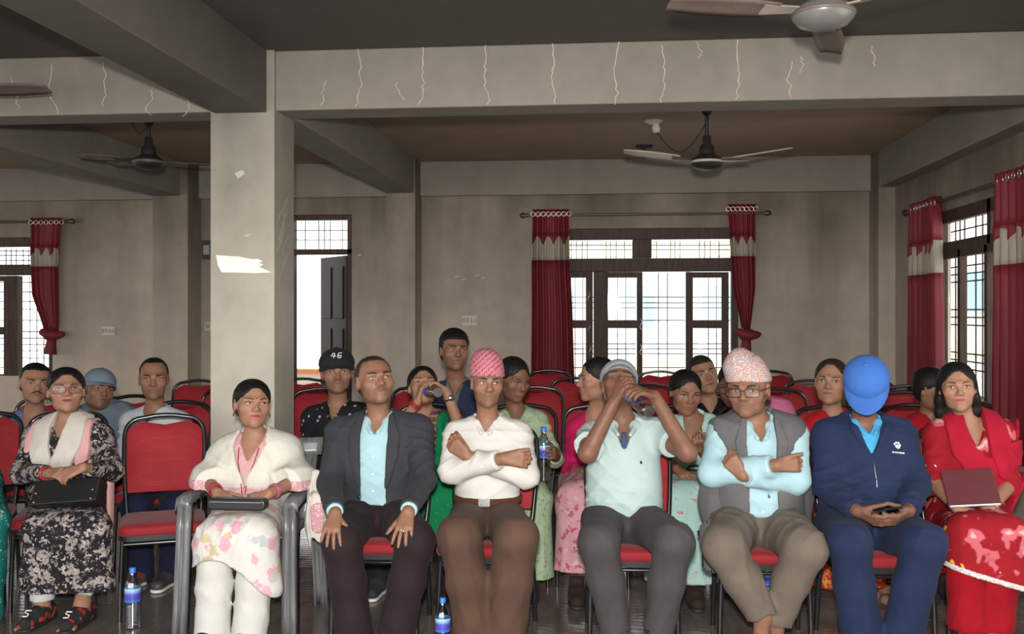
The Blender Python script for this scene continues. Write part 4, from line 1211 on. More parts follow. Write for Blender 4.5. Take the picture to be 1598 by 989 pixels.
# ------------------------------------------------------------------ printed cloths
def dots(name, base, layers, rough=.85, fold=.25):
    """printed cloth: layers = [(scale, size, colour, softness, ring, seed offset, warp)] cell blobs over a base colour"""
    if name in MATS: return MATS[name]
    base = tuple(x*.8 for x in base); layers = [(l[0], l[1], tuple(x*.8 for x in l[2]))+tuple(l[3:]) for l in layers]
    m, T, N, L, B = nt(name); v = texco(N, L); c = None
    f = noise(N, L, v, 8, 4)
    c = ramp(N, L, f, [(.3, tuple(x*.9 for x in base)+(1,)), (.7, tuple(min(1, x*1.08) for x in base)+(1,))])
    for (sc, size, col, soft, ring, off, warp) in layers:
        mp = N.new('ShaderNodeMapping'); L.new(v, mp.inputs[0]); mp.inputs['Location'].default_value = (off, off*1.7, off*.6)
        vec_ = mp.outputs[0]
        if warp:
            nz = N.new('ShaderNodeTexNoise'); nz.inputs['Scale'].default_value = sc*2.2; nz.inputs['Detail'].default_value = 2; L.new(vec_, nz.inputs[0])
            ad = N.new('ShaderNodeMix'); ad.data_type = 'RGBA'; ad.blend_type = 'LINEAR_LIGHT'; ad.inputs[0].default_value = warp/sc*1.0
            L.new(vec_, ad.inputs[6]); L.new(nz.outputs['Color'], ad.inputs[7]); vec_ = ad.outputs[2]
        vo = N.new('ShaderNodeTexVoronoi'); vo.inputs['Scale'].default_value = sc; vo.inputs['Randomness'].default_value = .85; L.new(vec_, vo.inputs['Vector'])
        d = vo.outputs['Distance']
        if ring: k = ramp(N, L, d, [(max(0, size-ring-soft), (0, 0, 0, 1)), (size-ring, (1, 1, 1, 1)), (size, (1, 1, 1, 1)), (size+soft, (0, 0, 0, 1))])
        else: k = ramp(N, L, d, [(size, (1, 1, 1, 1)), (size+soft, (0, 0, 0, 1))])
        c = mixc(N, L, k, c, tuple(col)+(1,))
    L.new(c, B.inputs['Base Color']); B.inputs['Roughness'].default_value = rough; B.inputs['Specular IOR Level'].default_value = .15
    mp = N.new('ShaderNodeMapping'); L.new(v, mp.inputs[0]); mp.inputs['Scale'].default_value = (1, 1, .3)
    bump(N, L, B, noise(N, L, mp.outputs[0], 24, 3), fold, .012)
    MATS[name] = m; return m

# ================================================================== CHAIRS
def red_fabric(name, col):
    m, T, N, L, B = nt(name); v = texco(N, L)
    vo = N.new('ShaderNodeTexVoronoi'); vo.inputs['Scale'].default_value = 62; vo.inputs['Randomness'].default_value = .15; L.new(v, vo.inputs[0])
    k = ramp(N, L, vo.outputs['Distance'], [(.14, tuple(min(1, x*1.5+.01) for x in col)+(1,)), (.24, tuple(col)+(1,))])
    n_ = noise(N, L, v, 6, 4); k = mixc(N, L, 1.0, k, ramp(N, L, n_, [(.3, (.85, .85, .85, 1)), (.7, (1.1, 1.1, 1.1, 1))]), 'MULTIPLY')
    L.new(k, B.inputs['Base Color']); B.inputs['Roughness'].default_value = .7; B.inputs['Specular IOR Level'].default_value = .25; B.inputs['Sheen Weight'].default_value = .12
    bump(N, L, B, vo.outputs['Distance'], .25, .002); return m
M_red = red_fabric('red_chair_fabric', (.255, .012, .018))
M_blk = plain('black_chair_tube', (.012, .012, .013, 1), .22, .0, bs=0, spec=.6)
M_under = plain('black_seat_base', (.014, .013, .013, 1), .5, bs=0)

def sq_cushion(w0, w1, h, t, n=14, mrow=12, dome=.015):
    """upholstered pad: outline tapers from w0 (bottom) to w1, rounded top; returns grid rows front + back"""
    return None
def make_chair():
    t = empty('banquet_chair')
    # seat pad (local: front is -y, seat centre at origin)
    hw, dp = .205, .205
    def outline(z):                       # rounded-square ring
        pts = []; r = .06
        for cx, cy, a0 in ((hw-r, dp-r-.02, 0), (-hw+r, dp-r-.02, 90), (-hw+r-.004, -dp+r, 180), (hw-r+.004, -dp+r, 270)):
            for k in range(6):
                a = math.radians(a0+90*k/5); pts.append((cx+r*math.cos(a), cy+r*math.sin(a)))
        return pts
    o = outline(0); n = len(o)
    def layer(sc, z): return [(x*sc, y*sc, z) for x, y in o]
    prof = [(.985, .418), (1.0, .428), (1.0, .446), (.985, .458), (.93, .466), (.7, .472), (.35, .475)]
    vs = []; fs = []
    for sc, z in prof: vs += layer(sc, z)
    for i in range(len(prof)-1):
        for k in range(n): fs.append((i*n+k, i*n+(k+1) % n, (i+1)*n+(k+1) % n, (i+1)*n+k))
    fs.append(tuple(range(n-1, -1, -1))); fs.append(tuple((len(prof)-1)*n+k for k in range(n)))
    reg(MB().add(vs, fs, True).build('seat', M_red, t), t)
    vs = layer(.99, .392)+layer(.99, .418); fs = [(k, (k+1) % n, n+(k+1) % n, n+k) for k in range(n)]+[tuple(range(n-1, -1, -1)), tuple(range(n, 2*n))]
    reg(MB().add(vs, fs).build('seat_base', M_under, t), t)
    # backrest: arched frame tube leaning back, with a padded panel and a hand slot under the arch
    def bk(x, h): return Vector((x, .185+.16*(h-.44)/.55, h))       # lean
    def edge(h):                                                     # half width of frame at height h
        return .185+.020*math.sin(max(0, min(1, (h-.45)/.42))*math.pi*.62)
    path = []
    hs = [.44+.05*i for i in range(9)]
    for h in hs: path.append(bk(-edge(h), h))
    R = .085; top_h = .955; e = edge(.86)
    for k in range(1, 7):
        a = math.radians(180-90*k/6); path.append(bk(-e+R+R*math.cos(a), top_h-R-.012+R*math.sin(a)))
    for x in (-.05, 0, .05): path.append(bk(x, top_h-.012+.014*(1-(x/.12)**2)))
    path += [Vector((-p.x, p.y, p.z)) for p in reversed(path[:9+6])]
    reg(MB().tube(path, .0125, 10).build('back_frame', M_blk, t), t)
    rows_f = []; rows_b = []; m = 14
    for i in range(m+1):
        f = i/m; h = .56+(.925-.56)*f; w = edge(min(h, .86))-.012
        if h > .86: w = edge(.86)-.012-.075*((h-.86)/.065)**2.4
        slot = .020 if f > .97 else 0
        rf = []; rb_ = []
        for j in range(11):
            u = j/10*2-1; th = .022*(1-u**4)*(1-(2*f-1)**6)+.004
            p = bk(u*w, h-slot*(1-abs(u))); rf.append(p+Vector((0, -th, 0))); rb_.append(p+Vector((0, th*.6, 0)))
        rows_f.append(rf); rows_b.append(rb_[::-1])
    mb = MB().grid(rows_f).grid(rows_b)
    for rr in (0, m): mb.add(rows_f[rr]+rows_b[rr][::-1], [((j+1, j, 11+j, 11+j+1) if rr == 0 else (j, j+1, 11+j+1, 11+j)) for j in range(10)], True)
    for jj in (0, 10): mb.grid([[r[jj] for r in rows_f], [r[10-jj] for r in rows_b]][::(1 if jj else -1)])
    reg(mb.build('backrest', M_red, t), t)
    for g in (-1, 1):
        reg(MB().tube([(g*.185, -.175, .40), (g*.192, -.185, .22), (g*.197, -.19, .0)], .0125, 10).build('leg', M_blk, t), t)
        p = bk(g*edge(.44), .44)
        reg(MB().tube([p, (g*.190, .20, .36), (g*.196, .235, .18), (g*.200, .255, .0)], .0125, 10).build('leg', M_blk, t), t)
    reg(MB().tube([(-.188, -.178, .375), (.188, -.178, .375)], .009, 8).build('stretcher', M_blk, t), t)
    for g in (-1, 1): reg(MB().tube([(g*.187, -.178, .375), (g*.190, .20, .36)], .009, 8).build('stretcher', M_blk, t), t)
    return t
CH = make_chair(); CH_used = [False]
def chair(x, y, rz=0.0, label='', group=None, z=0.0):
    if not CH_used[0]: c = CH; CH_used[0] = True
    else: c = copy_tree(CH)
    c.location = (x, y, z); c.rotation_euler = (0, 0, math.radians(rz)); tag(c, label, 'chair', group)
    if 'group' in c and not group: del c['group']
    return c
def chair_px(px, Y, rz=0, label='', group=None, py=800):
    return chair(P(px, py, Y).x, Y, rz, label, group)

# ------------------------------------------------------------------ water bottle
def water_mat():
    m = bpy.data.materials.new('clear_bottle_plastic'); m.use_nodes = True; N, L = m.node_tree.nodes, m.node_tree.links
    N.clear(); o = N.new('ShaderNodeOutputMaterial'); t = N.new('ShaderNodeBsdfTransparent'); t.inputs[0].default_value = (.90, .93, .95, 1)
    g = N.new('ShaderNodeBsdfGlossy'); g.inputs['Roughness'].default_value = .08
    lw = N.new('ShaderNodeLayerWeight'); lw.inputs[0].default_value = .35
    r_ = N.new('ShaderNodeMapRange'); L.new(lw.outputs['Facing'], r_.inputs[0]); r_.inputs[3].default_value = .24; r_.inputs[4].default_value = .7
    mx = N.new('ShaderNodeMixShader'); L.new(r_.outputs[0], mx.inputs[0])
    L.new(t.outputs[0], mx.inputs[1]); L.new(g.outputs[0], mx.inputs[2]); L.new(mx.outputs[0], o.inputs[0]); return m
M_bot = water_mat()
def label_mat():
    m, T, N, L, B = nt('bottle_label'); v = texco(N, L); sep = N.new('ShaderNodeSeparateXYZ'); L.new(v, sep.inputs[0])
    c = ramp(N, L, mth(N, L, 'MULTIPLY', sep.outputs['Z'], 3.6), [(.0, srgb(95, 160, 225)), (.50, srgb(60, 110, 200)), (.54, srgb(72, 70, 165)), (.62, srgb(80, 76, 175)), (.70, srgb(150, 205, 240)), (.8, srgb(190, 225, 245))])
    L.new(c, B.inputs['Base Color']); B.inputs['Roughness'].default_value = .35; return m
M_lab = label_mat(); M_capb = plain('blue_bottle_cap', (.03, .16, .55, 1), .4, bs=0); M_white = plain('white_print', (.8, .8, .8, 1), .5, bs=0)
def bottle(loc, label, R=None, s=1.0, cap=True, group='plastic water bottles'):
    t = empty('water_bottle', loc); tag(t, label, 'bottle', group)
    if R is not None: t.rotation_euler = R.to_euler()
    t.scale = (s, s, s)
    prof = [(.030, 0), (.036, .006)]
    for k in range(7): z = .014+k*.016; prof += [(.0375, z), (.0345, z+.008)]
    prof += [(.0375, .130), (.0375, .200), (.036, .215), (.028, .240), (.016, .258), (.0135, .264), (.0135, .285)]
    MB().lathe(prof, n=20).build('bottle_body', M_bot, t)
    lab = MB().lathe([(.0380, .134), (.0383, .136), (.0383, .196), (.0380, .198)], n=20); lab.f = lab.f[:60]; lab.sm = lab.sm[:60]
    lo = lab.build('bottle_label', M_lab, t)
    MB().lathe([(.0386, .158), (.0386, .172)], n=20).build('label_print', M_white, lo) if False else None
    if cap: MB().lathe([(.0155, .270), (.0155, .292), (.013, .295), (.0, .295)], n=16).build('bottle_cap', M_capb, t)
    return t
# ================================================================== PEOPLE HELPERS
def grad(S, p, e=.006):
    p = A(p); pts = np.stack([p+A(d)*e for d in ((1,0,0),(-1,0,0),(0,1,0),(0,-1,0),(0,0,1),(0,0,-1))]); v = S.ev(pts)
    g = Vector((float(v[0]-v[1]), float(v[2]-v[3]), float(v[4]-v[5]))); return nrm(g) if g.length > 1e-6 else Vector((0, -1, 0))
def band(q, S, pts, width, thick, mat, name, lift=.004, vox=.0055, fold=.0, seed=2, k=.02, extra=None, cut=None):
    """strip of cloth lying on the solid S along pts: (x, y) on the chest or explicit Vectors"""
    Z = Sdf(); n = len(pts); ws = width if isinstance(width, (list, tuple)) else [width]*n
    Pp = [p if isinstance(p, Vector) else on_surf(q, S, p[0], p[1], lift) for p in pts]
    for i in range(n-1):
        m = (Pp[i]+Pp[i+1])/2; nn = grad(S, m); Z.cap(Pp[i], Pp[i+1], ws[i]/2, ws[i+1]/2, k, flat=(nn, ws[i]/2/thick))
    if extra: extra(Z)
    if fold:
        d = nrm(Pp[-1]-Pp[0]); lat = nrm(d.cross(q.f)); Z.fn(folds(fold, [tuple(lat*150), tuple(lat*95+d*20)], seed))
    if cut: Z.fn(cut)
    return emit(name, Z, vox, mat, q.e)
def shell_band(q, off, polys, mat, name, vox=.0075, fold=0.0, seed=1, zmin=-.04, fdir=None, arms=False):
    """cloth lying on the chest: the torso offset by off, trimmed to bands around polylines (x, y, half width) in the chest plane"""
    S = Sdf(); torso(q, S, off, .06)
    if arms:
        for i in (0, 1): arm(q, S, i, off*.6, .045, (.050, .046, .04), (0, .6), True)
    neck_cut(q, S, .006)
    O = A(q.mid); r, u, f = A(q.r), A(q.u), A(q.f)
    if fold: S.fn(folds(fold, fdir or [(90, 20, -60), (-90, 20, -60)], seed))
    def g(p, D):
        v = p-O; xy = np.stack([v@r, v@u], 1); z = v@f; best = np.full(len(p), .2, dtype=f32)
        for poly in polys:
            for a, b in zip(poly[:-1], poly[1:]):
                a2, b2 = A(a[:2]), A(b[:2]); ba = b2-a2; h = np.clip(((xy-a2)@ba)/float(ba@ba), 0, 1)
                best = np.minimum(best, np.sqrt(((xy-a2-h[:, None]*ba)**2).sum(1))-(a[2]+(b[2]-a[2])*h))
        return np.maximum(np.maximum(D, best*.9), zmin-z)
    S.fn(g)
    return emit(name, S, vox, mat, q.e)
def mir(poly): return [(-x, y, w) for x, y, w in poly]
def beads(q, S, pts, r, mat, name='necklace', lift=.003, n=40):
    Pp = [p if isinstance(p, Vector) else on_surf(q, S, p[0], p[1], lift) for p in pts]
    off = q.e.location; MB().tube([p-off for p in Pp], r, 6).build(name, mat, q.e)
def bangle(q, i, mat, t=.88, r=.031, w=.004, n=3, name='bangle'):
    a, b = q.el[i], q.wr[i]; d = nrm(b-a); off = q.e.location; x = nrm(d.orthogonal()); y = d.cross(x)
    for k in range(n):
        c = a.lerp(b, t)+d*.010*k-off; MB().tube([c+(x*math.cos(u)+y*math.sin(u))*r for u in [2*math.pi*j/16 for j in range(16)]], w, 6, closed=True).build(name, mat, q.e)
def watch(q, i, mat, facem, up, t=.90, r=.032):
    a, b = q.el[i], q.wr[i]; d = nrm(b-a); off = q.e.location; x = nrm(Vector(up)-d*Vector(up).dot(d)); y = d.cross(x); c = a.lerp(b, t)-off
    w = MB(); rows = [[c+d*s_*.010+(x*math.cos(u)+y*math.sin(u))*r for u in [2*math.pi*j/20 for j in range(21)]] for s_ in (-1, 1)]; w.grid(rows)
    o = w.build('wrist_watch', mat, q.e, solid=.004)
    MB().lathe([(.0, .012), (.017, .011), (.018, .004), (.018, -.004)], c+x*(r-.004), 16, Matrix((y, d, x)).transposed()).build('watch_case', facem, o)
def earring(q, mat, drop=.02):
    off = q.e.location
    for g in (-1, 1): MB().tube([q.T(g*.077, .004, -.040)-off, q.T(g*.080, .0, -.040-drop)-off], [.002, .0045], 6).build('earring', mat, q.e)
def limbs(q, name):
    pass
def bottle_line(q, base_px, Yb, s):
    """axis of a bottle tipped to the lips: q.bm = its mouth, q.bd_ = direction from base to mouth"""
    y = face_front(0, -.056, q.sex, q.wide, q.nose, q.jaw); q.bm = q.T(0, y-.018*(1/s)*s-.004, -.056); b = P(base_px[0], base_px[1], Yb); q.bax = nrm(q.bm-b)
def grip(q, i, d, n, t, r=.049):
    """wrist placed so that the palm closes on the bottle t metres from its mouth; returns the hand's direction and back normal"""
    n = Vector(n); n = nrm(n-q.bax*n.dot(q.bax)); d = Vector(d); d = nrm(d-q.bax*d.dot(q.bax)*.9-n*d.dot(n))
    q.wr[i] = q.bm-q.bax*t+n*r-d*.062; return d, n
GOLD = plain('gold_jewel', (.55, .30, .08, 1), .3, .9, bs=0); REDB = plain('red_bangle', (.30, .02, .03, 1), .35, bs=0)
BLACKP = plain('black_leather', (.012, .012, .013, 1), .38, bs=.2, nscale=40); STEEL = plain('polished_steel', (.6, .6, .6, 1), .25, .95, bs=0)
SOLE_W = plain('white_sole', (.62, .60, .56, 1), .6, bs=0); SOLE_B = plain('black_sole', (.02, .02, .02, 1), .6, bs=0)

# ================================================================== FRONT ROW
YF = 4.50
# ---- man in charcoal suit jacket
q = start('person in charcoal suit jacket over aqua shirt, hands spread on both knees', YF+.02, 'brown', (585, 594), 16, 12, -3, 1.02, 'm', 1.10, 1.15, 1.05, beard=.5,
          sh=((529, 672), (656, 668)), el=((515, 755, -.17), (660, 750, -.17)), wr=((523, 800, -.45), (637, 798, -.45)),
          kn=((533, 846, -.45), (648, 842, -.45)), an=((552, 990, -.38), (617, 990, -.38)), build=1.05)
arms_skin(q)
hand(q, 0, (.02, -.62, -.62), (0, -.75, .6), 1, spread=.17, curl=(.25, .22, .15)); hand(q, 1, (-.04, -.62, -.62), (0, -.75, .6), -1, spread=.17, curl=(.25, .22, .15))
finish_body(q, .0051); face(q, gaze=(.5, .6), open_=.85, lip=(.13, .06, .048)); hair(q, 'short', M_hairb, .0045, line=.022)
mustache(q, SKLID('dark'), 1.0, .55)
AQUA = cloth('aqua_shirt', srgb(172, 208, 214), .06)
o, Ssh = top(q, AQUA, 'shirt', .010, 0, [(.12, .06), (.06, .045), (-.01, .002)], hem=.07)
collar(q, Ssh, AQUA, (.060, -.035), vfront=.0)
buttons(q, Ssh, (-.11, -.19, -.27), M_white)
SUIT = cloth('charcoal_suit', srgb(60, 60, 65), .12)
j, Sj = top(q, SUIT, 'suit_jacket', .021, 1.93, [(.12, .062), (.0, .075), (-.12, .062), (-.30, .058), (-.42, .075), (-.56, .11)], sr=(.060, .054, .044), hem=-.10, fold=.006, vox=.0075, seed=7, fdirs=[(52, 24, 60), (-60, 28, 52), (16, 60, 96)])
LP = [(.074, .07, .014), (.094, -.02, .027), (.090, -.10, .027), (.066, -.25, .008)]
for pl in (LP, mir(LP)): shell_band(q, .033, [pl], SUIT, 'lapel', .006, zmin=.0)
for i in (0, 1):
    w = q.el[i].lerp(q.wr[i], .97); Z = Sdf(); Z.cap(q.el[i].lerp(q.wr[i], .88), w, .036, .037, 0, cutb=True); emit('cuff', Z, .006, AQUA, q.e)
buttons(q, Sj, (-.30,), BLACKP, -.066, .009)
trousers(q, cloth('plum_black_trousers', srgb(46, 34, 38), .15), .098, .082, .074, 1.0, .0108, flare=.012)
for i in (0, 1): shoe(q, i, cloth('navy_shoe', srgb(38, 52, 72)), (.0, -1), sole=SOLE_B)
Z = Sdf()
MB().tube([(lambda c: c)(q.wr[1]+Vector((.004*math.cos(a), -.115+.008*math.cos(a), -.055+.010*math.sin(a)))-q.e.location) for a in [2*math.pi*k/10 for k in range(10)]], .0016, 6, closed=True).build('ring', STEEL, q.e)

# ---- man in white shirt and red patterned cap, arms crossed
def crossed(q, lw, rw, k=.010): pass
q = start('person in cream white shirt and red patterned cap, arms folded, brown trousers', YF, 'brown', (760, 597), 8, 0, 2, .98, 'm', .98, 1.2, .95, beard=.45,
          sh=((711, 676), (812, 676)), el=((704, 735, -.10), (822, 742, -.10)), wr=((786, 715, -.23), (730, 712, -.17)),
          kn=((716, 838, -.45), (806, 838, -.45)), an=((743, 992, -.38), (786, 992, -.38)), build=.90)
arms_skin(q)
hand(q, 0, (1, -.05, -.02), (.1, -.9, .3), 1, curl=(.6, .9, .6), spread=.02, tdir=(.9, -.25, .35))
hand(q, 1, (-.72, -.12, .62), (-.2, -.9, -.1), -1, curl=(.7, .8, .5), spread=.05, tdir=(-.5, .3, .8))
finish_body(q, .0051); face(q, gaze=(.7, .1), open_=.85, lip=(.15, .075, .06), smile=-.6); hair(q, 'short', M_hairb, .005)
mustache(q, SKLID('brown'), 1.0, .45)
CREAM = cloth('cream_white_shirt', srgb(214, 211, 204), .05)
o, Ssh = top(q, CREAM, 'shirt', .013, 1.90, [(.12, .055), (.08, .042), (.015, .003)], sr=(.056, .053, .044), hem=.085, fold=.0055, vox=.0075, seed=11, loose=.008)
collar(q, Ssh, CREAM, (.060, -.022), vfront=.012)
buttons(q, Ssh, (-.12, -.30), M_white)
band(q, Ssh, [(.045, -.155), (.105, -.150)], [.006, .006], .0025, CREAM, 'pocket_edge', .002)
c = on_surf(q, Ssh, .075, -.10, .003)-q.e.location
MB().prism([(c.x-.010, c.z-.008), (c.x-.002, c.z-.004), (c.x+.008, c.z-.010), (c.x+.010, c.z+.004), (c.x+.002, c.z+.010), (c.x-.006, c.z+.004)], c.y-.002, c.y+.004).build('shirt_emblem', BLACKP, q.e)
BROWN = cloth('brown_trousers', srgb(88, 66, 55), .15)
trousers(q, BROWN, .108, .092, .086, 1.0, .0108, flare=.01, fold=.007, waist=.0, seed=9)
belt(q, cloth('brown_belt', srgb(88, 52, 38)), STEEL, .098)
def topi_red():
    m, T, N, L, B = nt('red_woven_cap_cloth'); v = texco(N, L, (1, 1, 1))
    mp = N.new('ShaderNodeMapping'); L.new(v, mp.inputs[0]); mp.inputs['Rotation'].default_value = (0, .75, 0)
    w = N.new('ShaderNodeTexWave'); L.new(mp.outputs[0], w.inputs[0]); w.bands_direction = 'Z'; w.inputs['Scale'].default_value = 17; w.inputs['Distortion'].default_value = .6
    k = N.new('ShaderNodeTexChecker'); L.new(mp.outputs[0], k.inputs[0]); k.inputs['Scale'].default_value = 150; k.inputs[1].default_value = srgb(132, 24, 36); k.inputs[2].default_value = srgb(180, 96, 98)
    c = mixc(N, L, ramp(N, L, w.outputs['Fac'], [(.60, (0, 0, 0, 1)), (.72, (1, 1, 1, 1))]), k.outputs[0], srgb(186, 150, 154))
    c = mixc(N, L, ramp(N, L, w.outputs['Fac'], [(.86, (0, 0, 0, 1)), (.93, (1, 1, 1, 1))]), c, srgb(120, 70, 120))
    L.new(c, B.inputs['Base Color']); B.inputs['Roughness'].default_value = .85; return m
topi(q, topi_red(), -.006, .100, .060, front=.040)
for i in (0, 1): shoe(q, i, cloth('brown_shoe', srgb(60, 42, 34)), (.0, -1), sole=SOLE_B)

# ---- man in mint polo drinking, grey cap
q = start('person in mint polo shirt and grey cap drinking from a tipped bottle', YF, 'dark', (966, 602), 4, 34, 3, 1.0, 'm', 1.02, 1.15, 1.0, beard=.4, hdy=-.02,
          sh=((921, 680), (1026, 672)), el=((917, 707, -.25), (1073, 706, -.22)), wr=((952, 630, -.24), (1024, 638, -.24)),
          kn=((934, 846, -.46), (1051, 846, -.46)), an=((961, 984, -.40), (1028, 984, -.40)), build=1.03, belly=.015)
bottle_line(q, (1010, 640), 4.16, .92)
g0 = grip(q, 0, (.40, -.12, .90), (-.80, -.50, .25), .075); g1 = grip(q, 1, (-.42, -.22, .80), (.60, -.70, .2), .165)
arms_skin(q)
hand(q, 0, g0[0], g0[1], 1, curl=(.55, .75, .55), spread=.03)
hand(q, 1, g1[0], g1[1], -1, curl=(.55, .75, .55), spread=.03)
finish_body(q, .0051, True); face(q, gaze=(0, -.6), open_=.35, lip=(.11, .05, .04), mouth_open=.6)
MINT = cloth('mint_polo_cloth', srgb(178, 198, 195), .05)
o, Ssh = top(q, MINT, 'polo_shirt', .014, .55, [(.12, .055), (.05, .048), (-.055, .008)], sr=(.060, .058, .05), flare=.010, hem=-.02, fold=.0055, vox=.0075, seed=21, loose=.012)
NAVYC = cloth('navy_placket', srgb(70, 82, 112))
shell_band(q, .008, [[(0, .005, .012), (0, -.04, .02), (0, -.07, .012)]], NAVYC, 'placket_lining', .006, zmin=.0)
collar(q, Ssh, MINT, (.072, -.030), .022, vfront=.01)
c = on_surf(q, Ssh, .075, -.115, .003)-q.e.location
MB().ellip(c, (.006, .003, .008)).build('shirt_emblem', plain('navy_stitch', srgb(30, 40, 70), .8, bs=0), q.e)
trousers(q, cloth('charcoal_trousers', srgb(72, 69, 70), .12), .098, .083, .066, 1.0, .0108, fold=.006, seed=5)
for i in (0, 1): shoe(q, i, plain('black_shoe', (.02, .02, .022, 1), .35, bs=0), (.05 if i else -.05, -1), sole=SOLE_W)
GREYCAP = cloth('grey_cap_cloth', srgb(158, 160, 166), .06)
cap_hat(q, GREYCAP, .05, low=.046, tilt=-.06)
hair(q, 'short', M_hairg, .006)
polo = q

# ---- man in grey vest, glasses and pale patterned cap
q = start('person in grey open vest and glasses with pale patterned cap, arms folded', YF, 'brown', (1168, 607), -14, -4, -2, 1.06, 'm', 1.12, 1.2, 1.08, beard=.35,
          sh=((1124, 674), (1240, 674)), el=((1112, 738, -.10), (1242, 748, -.12)), wr=((1212, 726, -.25), (1160, 742, -.22)),
          kn=((1130, 852, -.44), (1256, 856, -.44)), an=((1190, 962, -.40), (1210, 972, -.34)), build=1.12, belly=.03)
arms_skin(q)
hand(q, 0, (1, .15, .10), (.1, -.9, .3), 1, curl=(.6, .9, .6), spread=.02, tdir=(.9, -.2, .4))
hand(q, 1, (-.65, .1, .75), (-.2, -.9, -.1), -1, curl=(.8, .9, .6), spread=.03, tdir=(-.5, .3, .8))
legs_skin(q, (0, 1), foot=((.45, -.9), (-.45, -.9)))
finish_body(q, .0051); face(q, gaze=(.3, -.1), open_=.75, lip=(.15, .075, .06), smile=-.5); hair(q, 'short', M_hairg, .005)
mustache(q, SKLID('brown'), .9, .6)
glasses(q, plain('dark_glasses_frame', (.03, .02, .02, 1), .3, bs=0), h=.019, w=.027, r=.0021)
AQ2 = cloth('pale_aqua_shirt', srgb(172, 206, 214), .05)
o, Ssh = top(q, AQ2, 'shirt', .012, 1.93, [(.12, .06), (.06, .05), (-.03, .003)], sr=(.062, .058, .050), hem=.06, fold=.0042, vox=.0075, seed=31, loose=.003)
collar(q, Ssh, AQ2, (.062, -.05), vfront=-.015); buttons(q, Ssh, (-.13, -.33), M_white)
VEST = cloth('grey_vest_cloth', srgb(104, 102, 104), .12)
def vest_cut(p, D):   # arm holes
    for i in (0, 1):
        D = np.maximum(D, .098-np.sqrt((((p-A(q.sh[i]+q.r*(-.028 if i == 0 else .028)))*A((1, .35, .75)))**2).sum(1)))
    return D
def vest(q, mat, off=.022, V=None, hem=-.10):
    S = Sdf(); torso(q, S, off, .06)
    R = Matrix((q.r, -q.f, q.u)).transposed()
    neck_cut(q, S, .02)
    for i in (0, 1): S.cap(q.sh[i]-q.u*.02+q.r*(-.01 if i == 0 else .01), q.sh[i].lerp(q.el[i], .75), .064, .066, .01, 's')
    O = A(q.hipc); u = A(q.u); S.fn(lambda p, D: np.maximum(D, hem-(p-O)@u)); S.fn(folds(.004, [(24, 10, 30), (-28, 12, 24)], 5)); S.fn(opening(q, V, .0)); S.fn(seat_cut(q))
    return emit('vest', S, .0075, mat, q.e), S
v, Sv = vest(q, VEST, .033, [(.12, .060), (.0, .075), (-.13, .058), (-.28, .062), (-.40, .075), (-.47, .15), (-.56, .20)])
LP = [(.074, .06, .014), (.092, -.03, .024), (.084, -.11, .022), (.064, -.22, .008)]
for pl in (LP, mir(LP)): shell_band(q, .041, [pl], VEST, 'lapel', .006, zmin=.0)
# vest fronts falling open over the thighs
for g in (-1, 1):
    Z = Sdf(); a_ = q.hipc+q.u*.12+q.r*g*(.16 if g < 0 else .145)+q.f*(.10 if g < 0 else .07); sd = .23 if g < 0 else .182
    b_ = q.hipc+q.r*g*sd+q.f*(.20 if g < 0 else .13)-q.u*.02; c_ = q.hipc+q.r*g*(sd-.015)+q.f*.17-q.u*(.14 if g < 0 else .04)
    n_ = nrm(q.f+q.r*g*.8); Z.cap(a_, b_, .085, .075, .04, flat=(n_, 9)); Z.cap(b_, c_, .075, .045, .04, flat=(n_, 8)); Z.cap(a_+q.u*.10-q.f*.02, a_, .06, .08, .04, flat=(n_, 8))
    Z.fn(folds(.004, [(30, 10, 20)], 3)); emit('vest_front', Z, .009, VEST, q.e)
c = on_surf(q, Sv, .098, -.13, .004)-q.e.location
MB().tube([c+Vector((0, -.002, -.015)), c+Vector((.004, -.004, .035))], .004, 8).build('pen', BLACKP, q.e)
c = on_surf(q, Sv, .098, -.028, .004)-q.e.location
MB().prism([(c.x-.014, c.z-.016), (c.x+.016, c.z+.0), (c.x-.008, c.z+.016)], c.y-.003, c.y+.004).build('lapel_badge', plain('dull_red_badge', srgb(140, 70, 74), .7, bs=0), q.e)
trousers(q, cloth('taupe_trousers', srgb(112, 101, 90), .12), .108, .088, .066, .97, .0108, fold=.008, seed=15)
TOPI2 = dots('pale_patterned_cap_cloth', (.50, .33, .28), [(70, .42, (.30, .32, .38), .10, 0, 0, .6), (110, .30, (.72, .62, .55), .1, 0, 3, .5), (90, .25, (.60, .22, .22), .1, 0, 7, .5)], fold=.1)
topi(q, TOPI2, -.034, .118, .036, front=.046)
for i in (0, 1):                                                     # beige sandals on bare feet
    d = nrm(Vector(((.45, -.9, 0), (-.45, -.9, 0))[i])); g_ = Vector((q.an[i].x, q.an[i].y, 0)); Z = Sdf()
    Z.cap(g_-d*.06+Vector((0, 0, .010)), g_+d*.18+Vector((0, 0, .010)), .045, .046, .01); Z.fn(lambda p, D: np.maximum(D, np.abs(p[:, 2]-.009)-.008)); emit('sandal', Z, .006, cloth('beige_sandal', srgb(178, 158, 128)), q.e)

